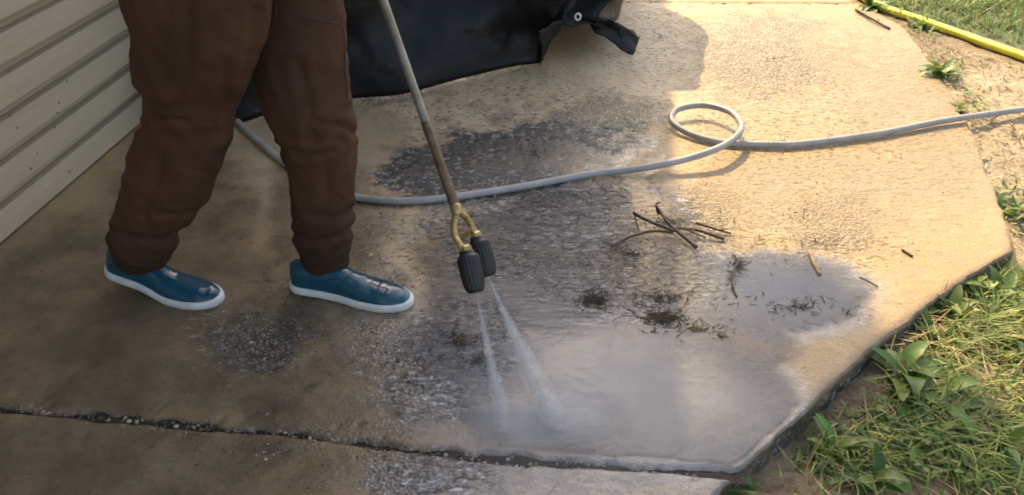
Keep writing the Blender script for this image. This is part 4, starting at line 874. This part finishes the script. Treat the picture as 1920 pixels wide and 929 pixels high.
twig([(1305, 418, .006), (1330, 426, .006), (1370, 438, 0)], .0034, .0022, .005, 'thin twig lying above the others at the right end of the tangle', g_)
twig([(1270, 424, .016), (1290, 432, .012), (1322, 446, .002)], .0022, .0018, .006, 'thinnest twig, between the two sticks on the right of the tangle', g_, nubs=1)
twig([(1190, 402, .018), (1193, 420, .008), (1198, 432, 0)], .002, .0015, .005, 'small twig hanging down at the left tip of the tangle', g_, nubs=1)
twig([(1516, 472, 0), (1526, 494, .002), (1536, 516, 0)], .0042, .0038, .005, 'pale dry stick lying alone on sunlit concrete', None, M_twig2, 0)
twig([(1385, 488, 0), (1376, 512, .003), (1374, 534, 0), (1382, 556, 0)], .0026, .002, .007, 'crooked dark twig standing in the blue puddle', None, M_twig, 4)
twig([(1692, 468, 0), (1702, 475, .001), (1712, 481, 0)], .003, .0025, .004, 'short brown chip on the sunlit slab near its corner', None, M_twig, 0)
twig([(1612, 520, 0), (1628, 528, .001), (1645, 538, 0)], .0024, .0018, .004, 'thin dark twig on the sunlit slab near the shade', None, M_twig, 0)
twig([(1606, 18, .004), (1640, 38, .006), (1668, 54, 0)], .0065, .004, .006, 'bent purple-brown stick by the leafy weed at the far slab corner', None, M_twig, 1)
twig([(1895, 232, .02), (1905, 245, .01), (1912, 262, 0)], .003, .002, -.005, 'dry stem leaning across the grey hose at the right edge', None, M_twig2, 1)

# ------------------------------------------------------------------ leafy weeds
def leaf_material():
    t = NT('weed_leaf'); c = t.attr('col', 'Color'); t.p(Base_Color=c, Roughness=0.42, Normal=t.bump(t.noise(90, 3), 0.3, 0.003))
    tl = t.n.new('ShaderNodeBsdfTranslucent'); t.l.new(c, tl.inputs['Color']); mx = t.n.new('ShaderNodeMixShader'); mx.inputs[0].default_value = 0.4
    t.l.new(t.b.outputs[0], mx.inputs[1]); t.l.new(tl.outputs[0], mx.inputs[2]); t.l.new(mx.outputs[0], t.out.inputs['Surface']); return t.m
M_leaf = leaf_material()
def leaf_geo(base, az, L, w, pitch, curl):
    K = 7; V = []; pos = np.array(base, float); ang = pitch; sd = np.array([-math.sin(az), math.cos(az), 0])
    for k_ in range(K):
        s = k_ / (K - 1); ww = w * (math.sin(math.pi * (0.06 + 0.9 * s ** 0.8)) ** 0.8) * 0.5
        V += [pos - sd * ww + [0, 0, ww * 0.35], pos, pos + sd * ww + [0, 0, ww * 0.35]]
        pos = pos + (L / (K - 1)) * (np.array([math.cos(az), math.sin(az), 0]) * math.cos(ang) + np.array([0, 0, math.sin(ang)])); ang -= curl / K
    return np.array(V), grid_quads(3, K), []
def weed(px, py, nleaf, L, w, label, seed, z=None, pal=((0.09, 0.17, 0.03), (0.15, 0.25, 0.05), (0.24, 0.31, 0.08))):
    rg_ = np.random.default_rng(seed); g = G(px, py); zz = float(ground_z(np.array([g[0]]), np.array([g[1]]))[0]) if z is None else z; b = G(px, py, zz)
    root = empty('leafy_weed', b, label=label, cat='weed', group='leafy weeds along the slab')
    for k_ in range(nleaf):
        geo = leaf_geo(b + np.append(rg_.normal(0, 0.012, 2), 0.0), k_ * 2.4 + rg_.normal(0, 0.3), L * rg_.uniform(0.6, 1.15), w * rg_.uniform(0.7, 1.2), rg_.uniform(0.25, 1.25), rg_.uniform(0.6, 2.0))
        me = mesh_arrays('leaf', place(geo[0], b), geo[1]); colattr(me, 'col', np.tile(np.array(pal[rg_.integers(0, len(pal))]) * rg_.uniform(0.7, 1.3), (len(geo[0]), 1))); link('leaf', me, M_leaf, root)
weed(1690, 705, 16, 0.12, 0.042, 'largest leafy green weed, half shaded beside the slab edge', 1)
weed(1760, 142, 15, 0.10, 0.034, 'leafy weed standing alone at the slab edge above the grey hose', 2)
weed(1632, 16, 14, 0.11, 0.042, 'leafy weed at the far slab corner where the yellow hose starts', 3)
weed(1722, 52, 10, 0.075, 0.024, 'small weed tucked against the yellow hose', 4)
weed(1892, 400, 14, 0.075, 0.020, 'leafy weed near the right edge beside the slab corner', 5)
weed(1720, 815, 9, 0.09, 0.036, 'shaded broad-leaved weed low on the verge', 6)
weed(1815, 545, 11, 0.08, 0.03, 'sunlit pale green weed close to the slab corner', 7)
weed(1398, 925, 8, 0.05, 0.016, 'tiny bright weed at the bottom edge of the slab', 8)
weed(1640, 905, 8, 0.08, 0.03, 'shaded weed at the bottom of the verge', 9)
weed(1870, 372, 9, 0.06, 0.016, 'thin-leaved weed just above the right slab corner', 10)
for i_, (wx_, wy_, nl_, L_, w_, lb_) in enumerate([(1870, 560, 12, .10, .03, 'broad sunlit weed at the right edge below the slab corner'), (1900, 640, 11, .1, .026, 'leafy weed at the right edge in the middle of the sunlit verge'), (1780, 590, 12, .08, .026, 'yellow-green weed between the slab edge and the straw'),
        (1760, 760, 12, .11, .034, 'shaded leafy weed right of the largest weed'), (1850, 850, 12, .1, .03, 'shaded weed in the lower right corner grass'), (1560, 845, 10, .09, .022, 'narrow-leaved weed nearest the lower slab edge'), (1745, 640, 9, .07, .022, 'small weed up from the largest weed, nearer the straw')]):
    weed(wx_, wy_, nl_, L_, w_, lb_, 40 + i_)
weed(1800, 210, 9, 0.06, 0.02, 'flattened pale weed touching the grey hose', 11, pal=((0.3, 0.32, 0.12), (0.2, 0.26, 0.08)))

# ------------------------------------------------------------------ yard tree beyond the frame: casts the soft shade over the near right corner
M_bark = simple('tree_bark', (0.12, 0.085, 0.06), 0.9, 9, 0.35, 0.8, 0.03)
shade_poly = [(1292, 655), (1420, 618), (1396, 560), (1330, 492), (1400, 470), (1520, 505), (1650, 610), (1700, 690), (1830, 705), (1930, 790), (2300, 860), (2500, 1300), (900, 1300), (1150, 930), (1292, 930)]
N_ = 60000; tx = rng.uniform(0.2, 2.6, N_); ty = rng.uniform(-0.6, 1.75, N_)
spx, spy = proj(tx, np.maximum(ty, 0.42), 0 * tx)
inside = np.where(ty > 0.42, inpoly(spx, spy, shade_poly), True)
patch = blobs(spx, spy, [(1335, 575, 62, 45), (1345, 770, 62, 120), (1440, 765, 36, 42), (1880, 780, 60, 40)], 0.2) > 0.5
inside &= ~(patch & (ty > 0.42)); tx, ty = tx[inside][:19000], ty[inside][:19000]; n = len(tx)
hz = rng.uniform(5.8, 9.0, n); LP = np.stack([tx, ty, 0 * tx], -1) + S * (hz / S[2])[:, None]
laz = rng.random(n) * 6.28; lp = rng.normal(0, 0.6, n); Ls = rng.uniform(0.05, 0.09, n)
hd = np.stack([np.cos(laz) * np.cos(lp), np.sin(laz) * np.cos(lp), np.sin(lp)], -1); sd_ = np.stack([-np.sin(laz), np.cos(laz), 0.3 * np.sin(laz * 3)], -1)
LV = np.stack([LP, LP + hd * Ls[:, None] * .5 + sd_ * Ls[:, None] * .3, LP + hd * Ls[:, None], LP + hd * Ls[:, None] * .5 - sd_ * Ls[:, None] * .3], 1)
cme = mesh_arrays('crown', LV.reshape(-1, 3), np.arange(n * 4).reshape(-1, 4)); colattr(cme, 'col', np.repeat(pick(GREEN, n), 4, 0))
cen = LP.mean(0); tb = np.array([-1.62, 10.0, -0.05])
tree = empty('yard_tree', tb, label='leafy tree in the yard whose crown shades the near slab corner', cat='tree')
cme2 = mesh_arrays('crown', place(LV.reshape(-1, 3), tb), np.arange(n * 4).reshape(-1, 4)); colattr(cme2, 'col', np.repeat(pick(GREEN, n), 4, 0)); link('crown', cme2, M_leaf, tree)
bpts = [tube(catmull([tb, tb + [0.04, 0.0, 2.8], tb + [-0.03, 0.0, 5.6], tb + [0.0, 0.0, 8.5]], 6), np.linspace(0.17, 0.04, 19), 10)]
addpart('trunk', merge(bpts), M_bark, tree, tb, True)
fk = tb + np.array([0.0, 0.0, 8.3])
for k_ in range(6):
    e_ = LP[rng.choice(np.flatnonzero(ty < 0.95))]; addpart('limb', tube(catmull([fk, (fk + e_) / 2 + [0, 0, 0.25], e_], 6), np.linspace(0.05, 0.008, 13), 7), M_bark, tree, tb, True)

# ------------------------------------------------------------------ water jets, spray and mist
def jet_volume(name, dens):
    t = NT(name); t.n.remove(t.b); v = t.n.new('ShaderNodeVolumePrincipled'); v.inputs['Color'].default_value = (0.97, 0.98, 1, 1); v.inputs['Anisotropy'].default_value = 0.2
    v.inputs['Density'].default_value = dens
    t.l.new(v.outputs[0], t.out.inputs['Volume']); return t.m
M_jet = jet_volume('jet_spray', 8.0)
M_drop = NT('water_drop'); M_drop.p(Base_Color=(0.95, 0.97, 1.0), Roughness=0.06, Transmission_Weight=0.75, IOR=1.33); M_drop = M_drop.m
def jet(p0, p1, r0, r1, label, nd):
    p0 = np.asarray(p0); p1 = np.asarray(p1); d = p1 - p0; L = np.linalg.norm(d); d /= L
    o = empty('water_jet', p1, label=label, cat='water jet', group='water jets from the twin nozzles')
    pts = [p0 + d * L * s for s in np.linspace(0, 1, 14)]; sl_ = np.linspace(0, 1, 14); rad = (r0 + (r1 - r0) * sl_ ** 1.3) * np.sqrt(np.clip(1 - (sl_ * 0.995) ** 9, 0.01, 1))
    for nm, k_ in (('spray_cone', 1.0), ('spray_cone', 0.74), ('spray_cone', 0.5), ('spray_core', 0.28)):
        v, q_, t_ = tube(pts, rad * k_, 14); v[:, 2] = np.maximum(v[:, 2], 0.007); addpart(nm, (v, q_, t_), M_jet, o, p1, True)
    s = rng.random(nd) ** 0.7; rr = (r0 + (r1 - r0) * s ** 1.3) * np.abs(rng.normal(0, 0.6, nd)); a = rng.random(nd) * 6.28
    N = np.cross(d, [0, 0, 1.]); N /= np.linalg.norm(N); Bn = np.cross(d, N)
    Pd = p0 + d * (L * s)[:, None] + rr[:, None] * (np.cos(a)[:, None] * N + np.sin(a)[:, None] * Bn); Pd[:, 2] = np.maximum(Pd[:, 2], 0.01)
    sz = rng.uniform(0.0004, 0.0011, nd); V = ICOV[None] * sz[:, None, None] + (ICOV @ d)[None, :, None] * d * (sz * 3)[:, None, None] + Pd[:, None]
    me = mesh_arrays('droplets', place(V.reshape(-1, 3), p1), None, (ICOF[None] + (np.arange(nd) * len(ICOV))[:, None, None]).reshape(-1, 3)); link('droplets', me, M_drop, o, kind='stuff')
jet(n1b + d1 * 0.001, G(948, 812, 0.006), 0.0032, 0.026, 'left thinner water jet falling from the lower nozzle', 500)
jet(n2b + d2 * 0.001, G(1046, 808, 0.006), 0.0032, 0.042, 'right wider water jet fanning out from the upper nozzle', 700)
# low mist where the jets strike
t = NT('impact_mist'); t.n.remove(t.b); vv = t.n.new('ShaderNodeVolumePrincipled'); vv.inputs['Color'].default_value = (0.96, 0.97, 1, 1)
gr = t.n.new('ShaderNodeTexGradient'); gr.gradient_type = 'SPHERICAL'; t.l.new(t.obj(), gr.inputs[0])
t.set(vv.inputs['Density'], t.math('MULTIPLY', t.math('MULTIPLY', gr.outputs['Fac'], t.ramp(t.noise(9, 3), [(0.3, 0.4), (0.7, 1.0)])), 4.0)); t.l.new(vv.outputs[0], t.out.inputs['Volume']); M_mist = t.m
M_puff = M_mist.copy(); M_puff.name = 'splash_mist'
for n_ in M_puff.node_tree.nodes:
    if n_.type == 'MATH' and abs(n_.inputs[1].default_value - 4.0) < 1e-4: n_.inputs[1].default_value = 16.0
bmx = bmesh.new(); bmesh.ops.create_uvsphere(bmx, u_segments=24, v_segments=12, radius=1.0)
for v in bmx.verts: v.co.z = max(v.co.z, 0.05)
mm = bpy.data.meshes.new('mist'); bmx.to_mesh(mm); bmx.free()
mc = G(1120, 790)
mist = link('mist', mm, M_mist, kind='stuff'); mist.location = (mc[0], mc[1], 0.004); mist.scale = (0.42, 0.27, 0.14); mist['label'] = 'fine mist hanging over the spot where the jets strike'

for nm_, (jx, jy), sc_, lb in (('splash_mist', (955, 806), (0.10, 0.08, 0.06), 'puff of spray where the left jet strikes'), ('splash_mist', (1050, 800), (0.13, 0.09, 0.075), 'puff of spray where the right jet strikes')):
    c_ = G(jx, jy); m2 = link(nm_, mm.copy(), None, kind='stuff'); m2.location = (c_[0], c_[1], 0.004); m2.scale = sc_; m2['label'] = lb
    m2.data.materials.clear(); m2.data.materials.append(M_puff)
